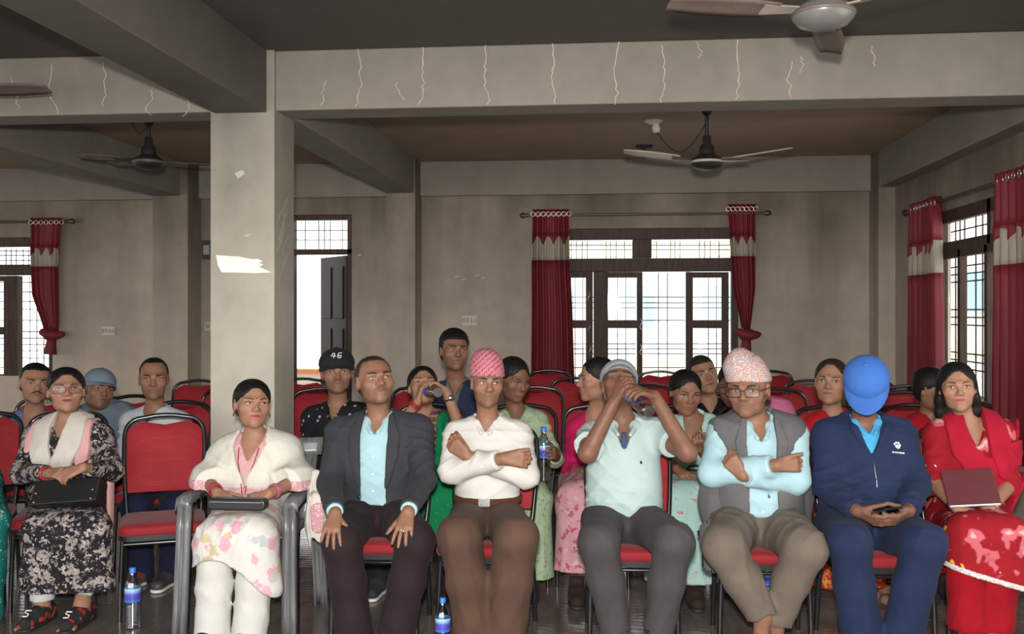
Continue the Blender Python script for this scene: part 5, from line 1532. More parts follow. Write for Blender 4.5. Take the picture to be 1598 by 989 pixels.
# ---- man in navy tracksuit and blue cap, head bowed over a phone
q = start('person in navy tracksuit and bright blue cap bowed over a mobile phone', YF, 'dark', (1352, 604), -1, -48, 0, 1.03, 'm', 1.08, 1.1, 1.0, beard=.3, hdy=-.14,
          sh=((1290, 676), (1406, 676)), el=((1292, 757, -.12), (1428, 757, -.12)), wr=((1338, 797, -.34), (1418, 797, -.34)),
          kn=((1326, 846, -.44), (1444, 848, -.44)), an=((1344, 990, -.36), (1408, 990, -.36)), build=1.12, belly=.05)
arms_skin(q)
hand(q, 0, (.72, -.48, -.30), (-.35, -.6, -.65), 1, curl=(.35, .5, .45), spread=.04, tdir=(.75, -.3, .35))
hand(q, 1, (-.72, -.48, -.30), (.35, -.6, -.65), -1, curl=(.35, .5, .45), spread=.04, tdir=(-.75, -.3, .35))
finish_body(q, .0051); face(q, open_=.5, lip=(.12, .055, .045)); hair(q, 'short', M_hair, .006)
SKY = cloth('sky_blue_polo', srgb(80, 172, 224), .06)
o, Ssh = top(q, SKY, 'polo_shirt', .010, 0, [(.12, .05), (.07, .044), (.01, .003)], hem=.1, yz=.0)
collar(q, Ssh, SKY, (.050, -.035), .016, w=.040, vfront=.01)
NAVY = cloth('navy_tracksuit', srgb(36, 48, 78), .12)
j, Sj = top(q, NAVY, 'track_jacket', .024, 1.95, [(.14, .072), (.06, .066), (.0, .040), (-.075, .002)], sr=(.066, .062, .048), hem=-.02, fold=.008, vox=.0075, seed=41, fdirs=[(40, 20, 92), (-48, 24, 80), (12, 32, 130)], loose=.01)
band(q, Sj, [q.nb-q.f*.075+q.u*.03, q.nb-q.r*.078+q.u*.022, (-.064, .03), (-.034, -.035)], [.05, .05, .04, .022], .008, NAVY, 'jacket_collar', .004)
band(q, Sj, [q.nb-q.f*.075+q.u*.03, q.nb+q.r*.078+q.u*.022, (.064, .03), (.034, -.035)], [.05, .05, .04, .022], .008, NAVY, 'jacket_collar', .004)
beads(q, Sj, [(0, -.075), (0, -.10), (0, -.14), (.002, -.18), (.002, -.24)], .0022, STEEL, 'zipper', .001)
for dx, dz, rx, rz in ((0, 0, .012, .010), (-.012, .012, .005, .006), (-.003, .017, .005, .006), (.008, .015, .005, .006), (.014, .006, .004, .005)):
    c = on_surf(q, Sj, .115+dx, -.045+dz, .001)-q.e.location; MB().ellip(c, (rx, .003, rz)).build('chest_logo', M_white, q.e)
for k in range(6):
    c = on_surf(q, Sj, .092+.0095*k, -.066-.001*k, .001)-q.e.location; MB().ellip(c, (.0044, .003, .0042)).build('chest_logo', M_white, q.e)
trousers(q, NAVY, .104, .085, .076, 1.0, .0108, fold=.006, seed=25, flare=.008)
for i in (0, 1): shoe(q, i, plain('white_trainer', (.62, .62, .62, 1), .5, bs=0), (.0, -1), sole=SOLE_W)
BLUECAP = cloth('bright_blue_cap', srgb(66, 112, 190), .05)
hat, HT = cap_hat(q, BLUECAP, .085, low=.040)
navy = q
# phone held between the hands
pc = (q.wr[0]+q.wr[1])/2+Vector((-.002, -.072, .016))
ph = MB().rbox((-.066, -.004, -.033), (.066, .004, .033), .009).build('mobile_phone', plain('black_glass', (.01, .01, .012, 1), .12, bs=0, spec=.7), bevel=.002)
ph.location = pc; ph.rotation_euler = (math.radians(68), math.radians(-12), 0); tag(ph, 'black mobile phone held by the person in the navy tracksuit', 'phone')
# ---- woman in red flowered tunic with a maroon folder
q = start('person in red flowered tunic with long dark hair holding a maroon folder', YF+.15, 'mid', (1494, 604), 6, 2, -4, .98, 'f', 1.02, 1.0, .92,
          sh=((1459, 676), (1566, 672)), el=((1457, 752, -.08), (1574, 756, -.08)), wr=((1492, 791, -.30), (1544, 794, -.30)),
          kn=((1507, 836, -.44), (1574, 838, -.44)), an=((1512, 988, -.38), (1546, 988, -.38)), build=.96)
arms_skin(q); legs_skin(q, (0, 1), foot=((0, -1), (0, -1)))
hand(q, 0, (.62, -.60, -.40), (-.1, -.6, .75), 1, curl=(.45, .55, .4), spread=.02); hand(q, 1, (-.62, -.60, -.40), (.1, -.6, .75), -1, curl=(.45, .55, .4), spread=.02)
finish_body(q, .0051, True); face(q, gaze=(-.2, 0), open_=.9, lip=(.34, .035, .045)); hair(q, 'long', M_hair, .006); earring(q, GOLD, .01)
REDK = dots('red_flowered_cloth', (.30, .010, .017), [(5.2, .30, (.55, .12, .15), .07, 0, 2, .8), (5.2, .15, (.80, .40, .40), .06, .05, 2, .8), (7.5, .085, (.72, .68, .64), .03, 0, 5, 1.0), (4.4, .10, (.80, .42, .06), .03, 0, 9, .8)], fold=.3)
o, Ssh = top(q, REDK, 'tunic', .014, 1.12, [(.12, .055), (.05, .05), (-.05, .006)], sr=(.056, .056, .05), flare=.006, hem=-.03, fold=.005, vox=.0075, seed=51)
k_, Sk = drape_skirt(q, REDK, .36, 'tunic_skirt', .096, .078, .012, .009, .005, 52, cutf=lambda p: .385-.28*(p[:, 0]-q.hipc.x))
LACE = dots('white_lace', (.72, .68, .66), [(160, .3, (.45, .2, .2), .1, 0, 0, 0)])
Z = Sdf(); Z.ops = list(Sk.ops); Z.lo, Z.hi = Sk.lo-.01, Sk.hi+.01
hx_ = q.hipc.x
Z.fn(lambda p, D: np.maximum(D-.004, np.abs(p[:, 2]-(.392-.28*(p[:, 0]-hx_)))-.013)); emit('lace_hem', Z, .006, LACE, q.e)
REDP = cloth('red_trousers', srgb(158, 16, 32), .1)
trousers(q, REDP, .088, .070, .078, .93, .0108, fold=.006, seed=53, flare=.012)
DUP = cloth('crimson_scarf', srgb(170, 22, 48), .12, fold=.4)
shell_band(q, .030, [[(-.078, .11, .035), (-.085, .03, .045), (-.068, -.07, .05), (-.01, -.15, .058), (.09, -.17, .075), (.19, -.10, .075)]], DUP, 'scarf', .0075, .0035, 3, arms=True)
shell_band(q, .036, [[(.078, .11, .035), (.088, .03, .048), (.10, -.07, .058), (.115, -.15, .05)]], DUP, 'scarf', .0075, .0035, 4)
band(q, Ssh, [q.sh[1]+q.r*.05+q.u*.01, q.el[1]+q.r*.05+q.u*.02, q.el[1]+q.r*.07-q.u*.16], [.10, .11, .09], .014, DUP, 'scarf', .0, fold=.004)
band(q, Ssh, [(.0, -.225), (.004, -.26), (.004, -.30)], [.03, .036, .02], .004, M_white, 'embroidery', .004)
watch(q, 0, BLACKP, BLACKP, (0, -1, .3), .93, .030); bangle(q, 1, STEEL, .95, .030, .003, 1)
beads(q, Ssh, [q.nb-q.r*.05+q.f*.03, (-.03, -.045), (0, -.085), (.03, -.045), q.nb+q.r*.05+q.f*.03], .0016, GOLD)
fo = empty('folder'); fo.location = (q.wr[0]+q.wr[1])/2+Vector((-.01, .0, .088)); fo.rotation_euler = (math.radians(-30), math.radians(-4), 0)
tag(fo, 'maroon folder held upright on the lap by the person in the red flowered tunic', 'folder')
MAR = plain('maroon_cover', (.075, .010, .014, 1), .45, bs=.15, nscale=60)
MB().box((-.108, -.010, -.078), (.108, -.006, .082)).build('cover', MAR, fo, bevel=.002); MB().box((-.108, .006, -.078), (.108, .010, .082)).build('cover', MAR, fo, bevel=.002)
MB().box((-.103, -.006, -.082), (.104, .006, .078)).build('pages', M_white, fo)

# ---- woman in white shawl on the plastic armchair
q = start('person in white shawl and flower-print tunic seated on the grey plastic armchair', 4.60, 'mid', (394, 630), 12, 4, 4, 1.02, 'f', 1.08, 1.05, .95,
          sh=((352, 706), (448, 702)), el=((324, 749, -.10), (466, 747, -.10)), wr=((338, 768, -.30), (420, 770, -.30)),
          kn=((336, 842, -.44), (402, 838, -.44)), an=((330, 1002, -.36), (388, 1002, -.36)), build=1.0)
arms_skin(q)
hand(q, 0, (.72, -.45, -.35), (-.1, -.6, .75), 1, curl=(.45, .55, .4), spread=.02); hand(q, 1, (-.75, -.45, -.30), (.1, -.6, .75), -1, curl=(.45, .55, .4), spread=.02)
finish_body(q, .0051, True); face(q, gaze=(.7, .1), open_=.8, lip=(.30, .025, .05)); hair(q, 'bun', M_hair, .0055); bindi(q); earring(q, GOLD)
WHK = dots('white_flowered_cloth', (.66, .64, .60), [(13, .33, (.70, .38, .46), .06, 0, 1, .35), (11, .26, (.48, .50, .50), .05, 0, 4, .35), (10, .24, (.56, .48, .28), .05, 0, 8, .35)], fold=.3)
o, Ssh = top(q, cloth('pink_tunic', srgb(222, 172, 176), .08), 'tunic', .010, 1.30, [(.12, .06), (.06, .056), (-.03, .004)], sr=(.052, .050, .042), hem=.1, fold=.004, seed=61)
drape_skirt(q, WHK, .30, 'tunic_skirt', .100, .084, .03, .009, .006, 62, cutf=lambda p: .33+.10*np.cos((p[:, 0]-q.hipc.x)*9))
SHAWL = cloth('white_shawl', srgb(222, 218, 206), .06, fold=.5)
PINKB = dots('pink_shawl_border', (.66, .34, .38), [(70, .3, (.72, .62, .60), .1, 0, 0, .3)])
def shawl(q, mat, off, sr, part, V, hem, vox=.0075, fold=.006, seed=1, border=None, bw=.05, lift=.0):
    S = Sdf(); torso(q, S, off, .07)
    for i in (0, 1): arm(q, S, i, 0.0, .06, sr, (0, part), True, .018, .012)
    neck_cut(q, S, .018); O = A(q.hipc); u = A(q.u)
    S.fn(folds(fold, [(40, 20, -22), (-40, 20, -22), (10, 8, 60)], seed)); S.fn(opening(q, V, .0)); base_ops = list(S.ops)
    hem_f = lambda p: hem+lift*np.clip((np.abs((p-O)@A(q.r))-.15)/.04, 0, 1)
    S.fn(lambda p, D: np.maximum(D, hem_f(p)-(p-O)@u)); S.fn(seat_cut(q))
    o = emit('shawl', S, vox, mat, q.e)
    if border:
        Z = Sdf(); Z.lo, Z.hi = S.lo-.01, S.hi+.01; Z.ops = base_ops
        Z.fn(lambda p, D: np.maximum(D-.003, np.abs((p-O)@u-hem_f(p)-bw/2)-bw/2)); Z.fn(seat_cut(q)); emit('shawl_border', Z, vox, border, q.e)
    return S
Sw = shawl(q, SHAWL, .030, (.064, .066, .06), 1.36, [(.12, .066), (.05, .082), (-.03, .050), (-.10, .014), (-.16, .002)], .085, seed=63, border=PINKB, bw=.05, lift=.040)
# scarf end hanging beside the right armrest
Z = Sdf(); a_ = q.el[1]+Vector((.095, .0, -.02)); Z.cap(q.el[1]+Vector((.03, .0, .02)), a_, .05, .06, .04, flat=((.3, -.6, .8), 2.5)); Z.cap(a_, a_+Vector((.01, -.02, -.20)), .06, .055, .03, flat=((.3, -1, 0), 3)); Z.cap(a_+Vector((.01, -.02, -.20)), a_+Vector((.02, -.03, -.26)), .055, .03, .03, flat=((.3, -1, 0), 3)); Z.fn(folds(.005, [(90, 20, 0)], 3)); emit('shawl_end', Z, .006, SHAWL, q.e)
Z = Sdf(); Z.cap(a_+Vector((.012, -.045, -.12)), a_+Vector((.014, -.05, -.20)), .036, .030, .03, flat=((.3, -1, 0), 3)); emit('shawl_border', Z, .006, PINKB, q.e)
beads(q, Sw, [q.nb-q.r*.052+q.f*.03, on_surf(q, Ssh, -.050, .03, .006), on_surf(q, Ssh, -.040, -.03, .008), on_surf(q, Ssh, -.022, -.09, .016), (-.008, -.17, .0), (.002, -.25), (.008, -.17), on_surf(q, Ssh, .022, -.09, .016), on_surf(q, Ssh, .040, -.03, .008), on_surf(q, Ssh, .050, .03, .006), q.nb+q.r*.052+q.f*.03], .0026, REDB, lift=.008)
WT = cloth('white_trousers', srgb(222, 220, 214), .05)
trousers(q, WT, .09, .078, .080, 1.0, .0108, fold=.006, seed=64, flare=.0)
bangle(q, 0, REDB, .80, .031, .004, 3); bangle(q, 1, plain('pink_beads', (.35, .08, .14, 1), .4, bs=0), .80, .031, .005, 2)
for i in (0, 1): shoe(q, i, BLACKP, (0, -1), sole=SOLE_B)
pc = (q.wr[0]+q.wr[1])/2+Vector((.015, -.095, -.030))
pu = empty('purse', pc); tag(pu, 'small black purse on the lap of the person in the white shawl', 'purse')
Z = MB().rbox((-.135, -.03, -.026), (.135, .03, .026), .022, 4).build('purse_body', BLACKP, pu, bevel=.008)
MB().tube([(-.12, -.01, .02), (-.16, .01, .05), (-.19, .03, .03)], .006, 8).build('strap', BLACKP, pu); MB().tube([(-.12, -.031, .012), (.12, -.031, .012)], .002, 6).build('zip', STEEL, pu)

# ---- woman in black flowered tunic, glasses, handbag
q = start('person in black flowered tunic, white scarf and glasses with a black handbag', 4.85, 'mid', (103, 609), 3, 8, 0, 1.04, 'f', 1.12, 1.05, .98,
          sh=((55, 676), (159, 676)), el=((34, 738, -.16), (176, 734, -.16)), wr=((78, 738, -.41), (130, 729, -.43)),
          kn=((64, 828, -.43), (146, 828, -.43)), an=((66, 948, -.38), (128, 944, -.38)), build=1.05)
arms_skin(q); legs_skin(q, (0, 1), foot=((0, -1), (.05, -1)))
hand(q, 0, (.80, -.45, .10), (-.1, -.6, .75), 1, curl=(.45, .6, .4), spread=.02); hand(q, 1, (-.80, -.40, -.35), (.1, -.6, .75), -1, curl=(.45, .6, .4), spread=.02)
finish_body(q, .0052); face(q, gaze=(0, .2), open_=.8, lip=(.20, .045, .05), mouth_open=.25); hair(q, 'bun', M_hair, .0058); earring(q, GOLD)
glasses(q, plain('red_brown_frame', (.16, .04, .04, 1), .3, bs=0), h=.020, w=.027, r=.0018)
FLO = dots('black_flowered_cloth', (.020, .017, .020), [(14, .40, (.22, .19, .21), .08, 0, 0, 1.1), (14, .30, (.40, .34, .30), .10, .10, 0, 1.1), (14, .10, (.32, .15, .05), .05, 0, 0, .6), (23, .24, (.50, .46, .42), .06, 0, 6, 1.2), (26, .20, (.16, .14, .18), .06, 0, 11, 1.0)], fold=.3)
o, Ssh = top(q, FLO, 'tunic', .014, 1.85, [(.12, .055), (.06, .05), (-.01, .006)], sr=(.060, .056, .044), hem=.05, fold=.005, vox=.0075, seed=71)
drape_skirt(q, FLO, .16, 'tunic_skirt', .096, .080, .035, .009, .006, 72, cutf=lambda p: .165+.05*np.abs(p[:, 0]-q.hipc.x), flare=.01)
SCF = cloth('white_scarf', srgb(214, 208, 198), .06, fold=.5); PNK = cloth('pink_scarf_edge', srgb(226, 172, 172), .06)
SP = [(.078, .12, .035), (.090, .04, .050), (.082, -.05, .056), (.052, -.13, .052), (.0, -.185, .036)]
for k_, pl in enumerate((SP, mir(SP))): shell_band(q, .036-.004*k_, [pl], SCF, 'scarf', .0075, .0035, 5+k_, fdir=[(120, 20, 40), (-110, 20, 40)])
shell_band(q, .028, [[(-.140, .06, .020), (-.150, -.02, .024), (-.145, -.07, .016)]], PNK, 'scarf_edge', .006, arms=True); shell_band(q, .028, [[(.140, .06, .022), (.150, -.05, .026), (.140, -.16, .022), (.125, -.22, .015)]], PNK, 'scarf_edge', .006, arms=True)
Z = Sdf(); a_ = q.el[1]+Vector((-.01, .0, .02)); Z.cap(a_, a_+Vector((.02, -.02, -.30)), .035, .03, .03, flat=((1, 0, 0), 2.5)); Z.fn(folds(.004, [(0, 90, 5)], 3)); emit('scarf_edge', Z, .006, PNK, q.e)
bangle(q, 0, REDB, .86, .031, .006, 2); bangle(q, 1, REDB, .84, .030, .002, 1)
WC = cloth('white_leggings', srgb(205, 205, 205), .05)
for i in (0, 1):
    Z = Sdf(); a, b = q.kn[i], q.an[i]; Z.cap(a.lerp(b, .35), a.lerp(b, .80 if i else .88), .052, .056, .01, cutb=True); Z.fn(folds(.003, [(80, 20, 5)], 3)); emit('legging', Z, .007, WC, q.e)
STRAPM = dots('striped_heel_cloth', (.03, .03, .035), [(26, .34, (.42, .05, .03), .05, 0, 3, .3)])
for i in (0, 1):
    shoe(q, i, STRAPM, (.02, -1), L=.22, sole=SOLE_B, h=.09)
    c = Vector((q.an[i].x, q.an[i].y-.115, .083))-q.e.location
    MB().tube([c+Vector((.016, .0, .010)), c+Vector((-.008, -.002, .010)), c+Vector((-.014, -.006, .002)), c+Vector((.008, -.010, -.006)), c+Vector((.004, -.016, -.014)), c+Vector((-.018, -.018, -.014))], .003, 6).build('shoe_emblem', M_white, q.e)
hb = empty('handbag', tuple(P(106, 772, q.Y-.385))); hb.rotation_euler = (math.radians(-32), math.radians(-5), 0)
tag(hb, 'black leather handbag lying on the lap of the person in black flowered tunic', 'handbag')
MB().rbox((-.165, -.042, -.055), (.175, .042, .070), .02, 4).build('bag_body', BLACKP, hb, bevel=.01)
MB().rbox((-.168, -.045, -.057), (.178, .045, -.032), .008, 3).build('bag_base', BLACKP, hb, bevel=.004)
MB().tube([(-.06, 0, .065), (-.055, -.01, .09), (0, -.015, .10), (.055, -.01, .09), (.06, 0, .065)], .007, 8).build('handle', BLACKP, hb)
for x, z in ((-.14, -.045), (.15, -.045), (-.14, .0), (.15, .0)): MB().ellip((x, -.046, z), (.006, .004, .006)).build('stud', GOLD, hb)

# ---- partly seen person in teal at the end of the row
q = start('person in teal patterned sari beside the black flowered tunic', 4.80, 'mid', (-45, 615), 20, 0, 0, 1.0, 'f', 1.05, 1.0, .95,
          sh=((-112, 690), (-30, 690)), el=((-130, 755, -.06), (-16, 752, -.06)), wr=((-85, 775, -.30), (-30, 778, -.30)),
          kn=((-108, 820, -.43), (-38, 820, -.43)), an=((-90, 970, -.38), (-30, 970, -.38)), build=1.05)
arms_skin(q); hand(q, 0, (.7, -.5, -.3), (0, -.6, .75), 1); hand(q, 1, (-.7, -.5, -.3), (0, -.6, .75), -1)
finish_body(q, .007); face(q); hair(q, 'bun', M_hair, .007)
TEAL = dots('teal_sari_cloth', (.01, .14, .13), [(22, .26, (.10, .30, .26), .1, 0, 0, .8), (30, .16, (.45, .42, .25), .06, 0, 4, .8)])
o, Ssh = top(q, TEAL, 'blouse', .016, 1.3, [(.1, .06), (.02, .055), (-.10, .006)], sr=(.060, .058, .05), hem=.0, seed=75)
drape_skirt(q, TEAL, .05, 'sari_skirt', .10, .088, .03, .011, .008, 76, cutf=None)
Z = Sdf(); Z.path([q.sh[1]+Vector((.03, -.02, .03)), q.el[1]+Vector((.035, -.05, 0)), q.kn[1]+Vector((.06, .06, .02)), Vector((q.kn[1].x+.06, q.kn[1].y+.02, .06))], [.05, .055, .06, .06], .05); Z.fn(folds(.007, [(70, 30, 4), (-60, 40, 8)], 3)); emit('sari_drape', Z, .008, TEAL, q.e)
# ================================================================== SECOND ROW AND BEYOND
YS = 5.50
def bust(label, Y, skin, head, yaw, pitch, roll, hs, sex, wide, sh, col, style, el=None, wr=None, kn=None, an=None, V=None, sleeve=1.9, beard=0, build=1.0, jaw=1.0, nose=1.1, gaze=(0, 0), open_=.85,
         lip=None, hairm=None, hk=None, hdy=-.06, off=.013, hem=-.02, hands=True, seed=1, skirt=None, skirtz=.2, trous=None, hand_kw=None, name='shirt', face_kw=None, hipx=None, tip=None, fold=.006, vox=.0095):
    q = start(label, Y, skin, head, yaw, pitch, roll, hs, sex, wide, nose, jaw, beard, hdy, sh=sh, el=el or ((sh[0][0]-7, sh[0][1]+68*5.5/Y, -.06), (sh[1][0]+7, sh[1][1]+68*5.5/Y, -.06)),
              wr=wr or ((sh[0][0]+14, py_at(sh[0][0], Y-.28, .665), -.28), (sh[1][0]-14, py_at(sh[1][0], Y-.28, .665), -.28)), hip=(hipx, py_at(hipx, Y, .55)) if hipx is not None else None,
              kn=kn or ((sh[0][0]+4, py_at(sh[0][0], Y-.42, .53), -.42), (sh[1][0]-4, py_at(sh[1][0], Y-.42, .53), -.42)), an=an or ((sh[0][0]+8, py_at(sh[0][0], Y-.36, .09), -.36), (sh[1][0]-8, py_at(sh[1][0], Y-.36, .09), -.36)), build=build)
    hk_ = hand_kw or ({}, {})
    d0 = dict(d=(.45, -.7, -.3), n=(0, -.5, .8), thumb=1, curl=(.3, .4, .3)); d1 = dict(d=(-.45, -.7, -.3), n=(0, -.5, .8), thumb=-1, curl=(.3, .4, .3))
    d0.update(hk_[0]); d1.update(hk_[1])
    if tip: bottle_line(q, tip[0], tip[1], tip[2]); d0['d'], d0['n'] = grip(q, 0, d0['d'], d0['n'], tip[3]); d1['d'], d1['n'] = grip(q, 1, d1['d'], d1['n'], tip[4])
    arms_skin(q); hand(q, 0, **d0); hand(q, 1, **d1)
    finish_body(q, .0064, sleeve < 1.6)
    face(q, gaze=gaze, open_=open_, lip=lip or ((.26, .06, .06) if sex == 'f' else (.15, .07, .055)), **(face_kw or {}))
    if style: hair(q, style, hairm or M_hair, .0064, **(hk or {}))
    o, q.S = top(q, col, name, off, sleeve, V or [(.12, .055), (.07, .046), (.0, .003)], hem=hem, fold=fold, vox=vox, seed=seed)
    if skirt is not None:
        drape_skirt(q, skirt, skirtz, 'skirt', .098, .080, .015, .0115, .007, seed+5)
        if 'forehead mark' not in label:
            for i in (0, 1): shoe(q, i, cloth('dark_slipper', srgb(58, 44, 40)), (.05, -1), L=.22, sole=SOLE_B, ankle=Vector((q.kn[i].x*.7+(q.kn[0].x+q.kn[1].x)*.15, q.kn[i].y+.02, .08)), h=.12)
    elif trous is not None: trousers(q, trous, .095, .078, .068, 1.0, .014, seed=seed+3)
    return q
NAVYT = cloth('dark_navy_trousers', srgb(34, 36, 62), .12); DARKT = cloth('dark_trousers', srgb(38, 36, 38), .15)
# man with mustache in lavender blue shirt
LAV = cloth('lavender_blue_shirt', srgb(116, 128, 190), .08)
q = bust('person with mustache in lavender blue shirt behind the flowered tunic', YS+.16, 'mid', (55, 598), 8, 0, 4, 1.08, 'm', 1.08, ((12, 668), (90, 664)), LAV, 'short', beard=.25, trous=DARKT, hipx=30, el=((2, 735, -.06), (82, 731, -.02)), kn=((-63, py_at(-63, YS-.26, .53), -.42), (-15, py_at(-15, YS-.26, .53), -.42)), an=((-60, py_at(-60, YS-.2, .09), -.36), (-18, py_at(-18, YS-.2, .09), -.36)), wr=((-12, py_at(-12, YS-.12, .665), -.28), (36, py_at(36, YS-.12, .665), -.28)), hk=dict(line=.010), seed=81)
mustache(q, M_hair, 1.0, .85); collar(q, q.S, LAV)
# brown jacket sleeve thrown over his shoulder line
shell_band(q, .026, [[(-.22, .05, .05), (-.14, -.02, .05), (-.03, -.10, .035)]], cloth('brown_shawl_cloth', srgb(98, 76, 64), .1), 'brown_wrap', .008, arms=True)
# man in grey cap and grey-blue hooded top
GB = cloth('grey_blue_hoodie', srgb(112, 124, 138), .08)
q = bust('person in grey cap and grey-blue top leaning out behind the flowered tunic', 5.86, 'brown', (154, 609), 22, 4, 14, 1.06, 'm', 1.06, ((122, 650), (196, 642)), GB, 'short', beard=.4, trous=DARKT, seed=83, hipx=172, kn=((98, py_at(98, 5.44, .53), -.42), (141, py_at(141, 5.44, .53), -.42)), an=((100, py_at(100, 5.5, .09), -.36), (139, py_at(139, 5.5, .09), -.36)))
cap_hat(q, cloth('slate_cap', srgb(124, 138, 152), .06), .055, .006, low=.040); collar(q, q.S, GB)
# man in white shirt
WSH = cloth('white_shirt', srgb(206, 210, 218), .05)
q = bust('person in white shirt and navy trousers seated behind the vacant red chair', YS, 'brown', (240, 591), -2, 0, 0, 1.06, 'm', 1.02, ((202, 657), (283, 657)), WSH, 'short', beard=.35, trous=NAVYT, hk=dict(line=.026), seed=85,
         kn=((212, 792, -.44), (275, 792, -.44)), an=((222, 905, -.32), (266, 900, -.32)), hipx=249)
collar(q, q.S, WSH); 
for i in (0, 1): shoe(q, i, plain('dark_trainer', (.05, .045, .05, 1), .5, bs=0) if i else cloth('brown_sandal', srgb(112, 72, 52)), (.05, -1), sole=SOLE_W)
# man in black polo and black cap 46
BPOL = dots('black_dotted_polo', (.013, .013, .016), [(24, .20, (.36, .38, .42), .02, 0, 0, 0)], fold=.3)
q = bust('person in black dotted polo shirt and black cap marked 46', YS, 'brown', (526, 581), 2, 2, -2, 1.06, 'm', 1.12, ((486, 650), (568, 648)), BPOL, 'short', beard=.45, trous=DARKT, seed=87, sleeve=.75,
         V=[(.12, .05), (.07, .046), (-.025, .003)], el=((482, 734, -.08), (590, 730, -.08)), wr=((505, 778, -.28), (575, 778, -.28)), an=((562, 905, -.35), (592, 905, -.36)), kn=((516, 778, -.42), (580, 778, -.42)), build=1.05)
mustache(q, SKLID('dark'), 1.0, .6); collar(q, q.S, BPOL)
hat, HT = cap_hat(q, cloth('black_cap_cloth', srgb(34, 38, 42), .1), .055, .005, low=.036)
# the number on the cap
off = q.e.location
def stroke(pts):
    pp = []
    Rm = q.hR.to_3x3()
    for x, z in pts:
        zz = .094+z; a = max(0.0, 1-(x/.088)**2-((zz-.046)/.090)**2); y = .014-.106*math.sqrt(a); pp.append(q.hc+Rm @ Vector((x*q.hs*q.wide, (y-.002)*q.hs, zz*q.hs))-off)
    return pp
mb = MB()
for pts in ([(-.016, .013), (-.028, -.003), (-.006, -.002)], [(-.010, .012), (-.015, -.012)], [(.024, .013), (.008, .011), (.002, -.008), (.006, -.013), (.018, -.012), (.020, -.002), (.005, -.001)]):
    mb.tube(stroke(pts), .0026, 6)
mb.build('cap_number', M_white, hat)
for i in (0, 1): shoe(q, i, cloth('dark_grey_trainer', srgb(58, 64, 64)), (0, -1), sole=SOLE_W)
# woman drinking, plaid shawl and green skirt
def plaid_mat():
    m, T, N, L, B = nt('dark_plaid_shawl'); v = texco(N, L)
    c = srgb(40, 34, 40)
    for d, sc, col in (('X', 14, srgb(150, 36, 44)), ('Z', 14, srgb(60, 90, 110)), ('Z', 9, srgb(150, 110, 60))):
        w = N.new('ShaderNodeTexWave'); L.new(v, w.inputs[0]); w.bands_direction = d; w.inputs['Scale'].default_value = sc
        c = mixc(N, L, ramp(N, L, w.outputs['Fac'], [(.62, (0, 0, 0, 1)), (.72, (.8, .8, .8, 1))]), c, col)
    L.new(c, B.inputs['Base Color']); B.inputs['Roughness'].default_value = .85; return m
GRN = dots('green_sari_cloth', (.006, .20, .075), [(60, .10, (.25, .42, .22), .04, 0, 0, 0)], fold=.35)
q = bust('person in dark plaid shawl and green skirt drinking from a bottle', YS, 'mid', (660, 603), 6, 20, 0, 1.04, 'f', 1.04, ((628, 662), (698, 660)), plaid_mat(), 'back', seed=91, sleeve=1.25,
         el=((622, 668, -.24), (718, 668, -.22)), wr=((643, 628, -.22), (700, 632, -.22)), hand_kw=(dict(d=(.62, -.2, .75), n=(-.5, -.75, .2), curl=(.5, .7, .5)), dict(d=(-.62, -.2, .75), n=(.5, -.75, .2), curl=(.5, .7, .5))),
         skirt=GRN, tip=((682, 612), 5.12, .85, .07, .13), skirtz=.30, kn=((645, 778, -.44), (700, 778, -.44)), open_=.4, name='shawl')
bindi(q, z=.045); watch(q, 1, STEEL, STEEL, (.6, -.8, 0), .80, .030); bangle(q, 0, REDB, .82, .03, .004, 3)
shell_band(q, .026, [[(.12, .04, .035), (.14, -.10, .05), (.12, -.26, .06), (.10, -.40, .06)]], GRN, 'sari_drape', .008, .003, arms=True)
drinker2 = q
# man in dark blue jacket, further back
NJ = cloth('dark_blue_jacket', srgb(48, 56, 84), .1)
q = bust('person in dark blue jacket with grey collar looking over the shoulders in front', 6.45, 'brown', (709, 547), 14, 2, 3, 1.18, 'm', 1.02, ((684, 610), (742, 610)), NJ, 'full', beard=.3, trous=DARKT, seed=93,
         el=((676, 668, -.05), (750, 668, -.05)), wr=((695, 700, -.26), (735, 700, -.26)), kn=((690, 745, -.42), (735, 745, -.42)), an=((692, 850, -.38), (732, 850, -.38)), V=[(.12, .06), (.06, .05), (-.06, .02), (-.2, .004)], gaze=(.6, 0))
GC = cloth('grey_collar', srgb(112, 108, 98), .1)
o_, Sg = top(q, GC, 'undershirt', .006, 0, [(.12, .05), (.06, .045), (-.02, .003)], hem=.1, fold=0, vox=.009); collar(q, Sg, GC)
# woman in green flowered dress with a bottle
GF = dots('pale_green_flowered_cloth', (.36, .46, .30), [(34, .30, (.22, .36, .20), .12, 0, 0, .8), (44, .16, (.40, .22, .20), .06, 0, 4, .6)], fold=.3)
q = bust('person in pale green flowered dress holding a water bottle, face turned aside', YS, 'dark', (802, 592), 34, -14, 4, 1.06, 'f', 1.0, ((772, 664), (842, 656)), GF, 'bun', seed=95, sleeve=1.35,
         el=((764, 732, -.05), (866, 716, -.12)), wr=((785, py_at(785, YS-.28, .665), -.28), (868, 706, -.30)), hand_kw=({}, dict(d=(-.12, -.95, .10), n=(1, -.10, .05), curl=(.55, .75, .55))), skirt=GF, skirtz=.12, kn=((784, 780, -.42), (836, 780, -.42)), open_=.45, name='dress')
green = q
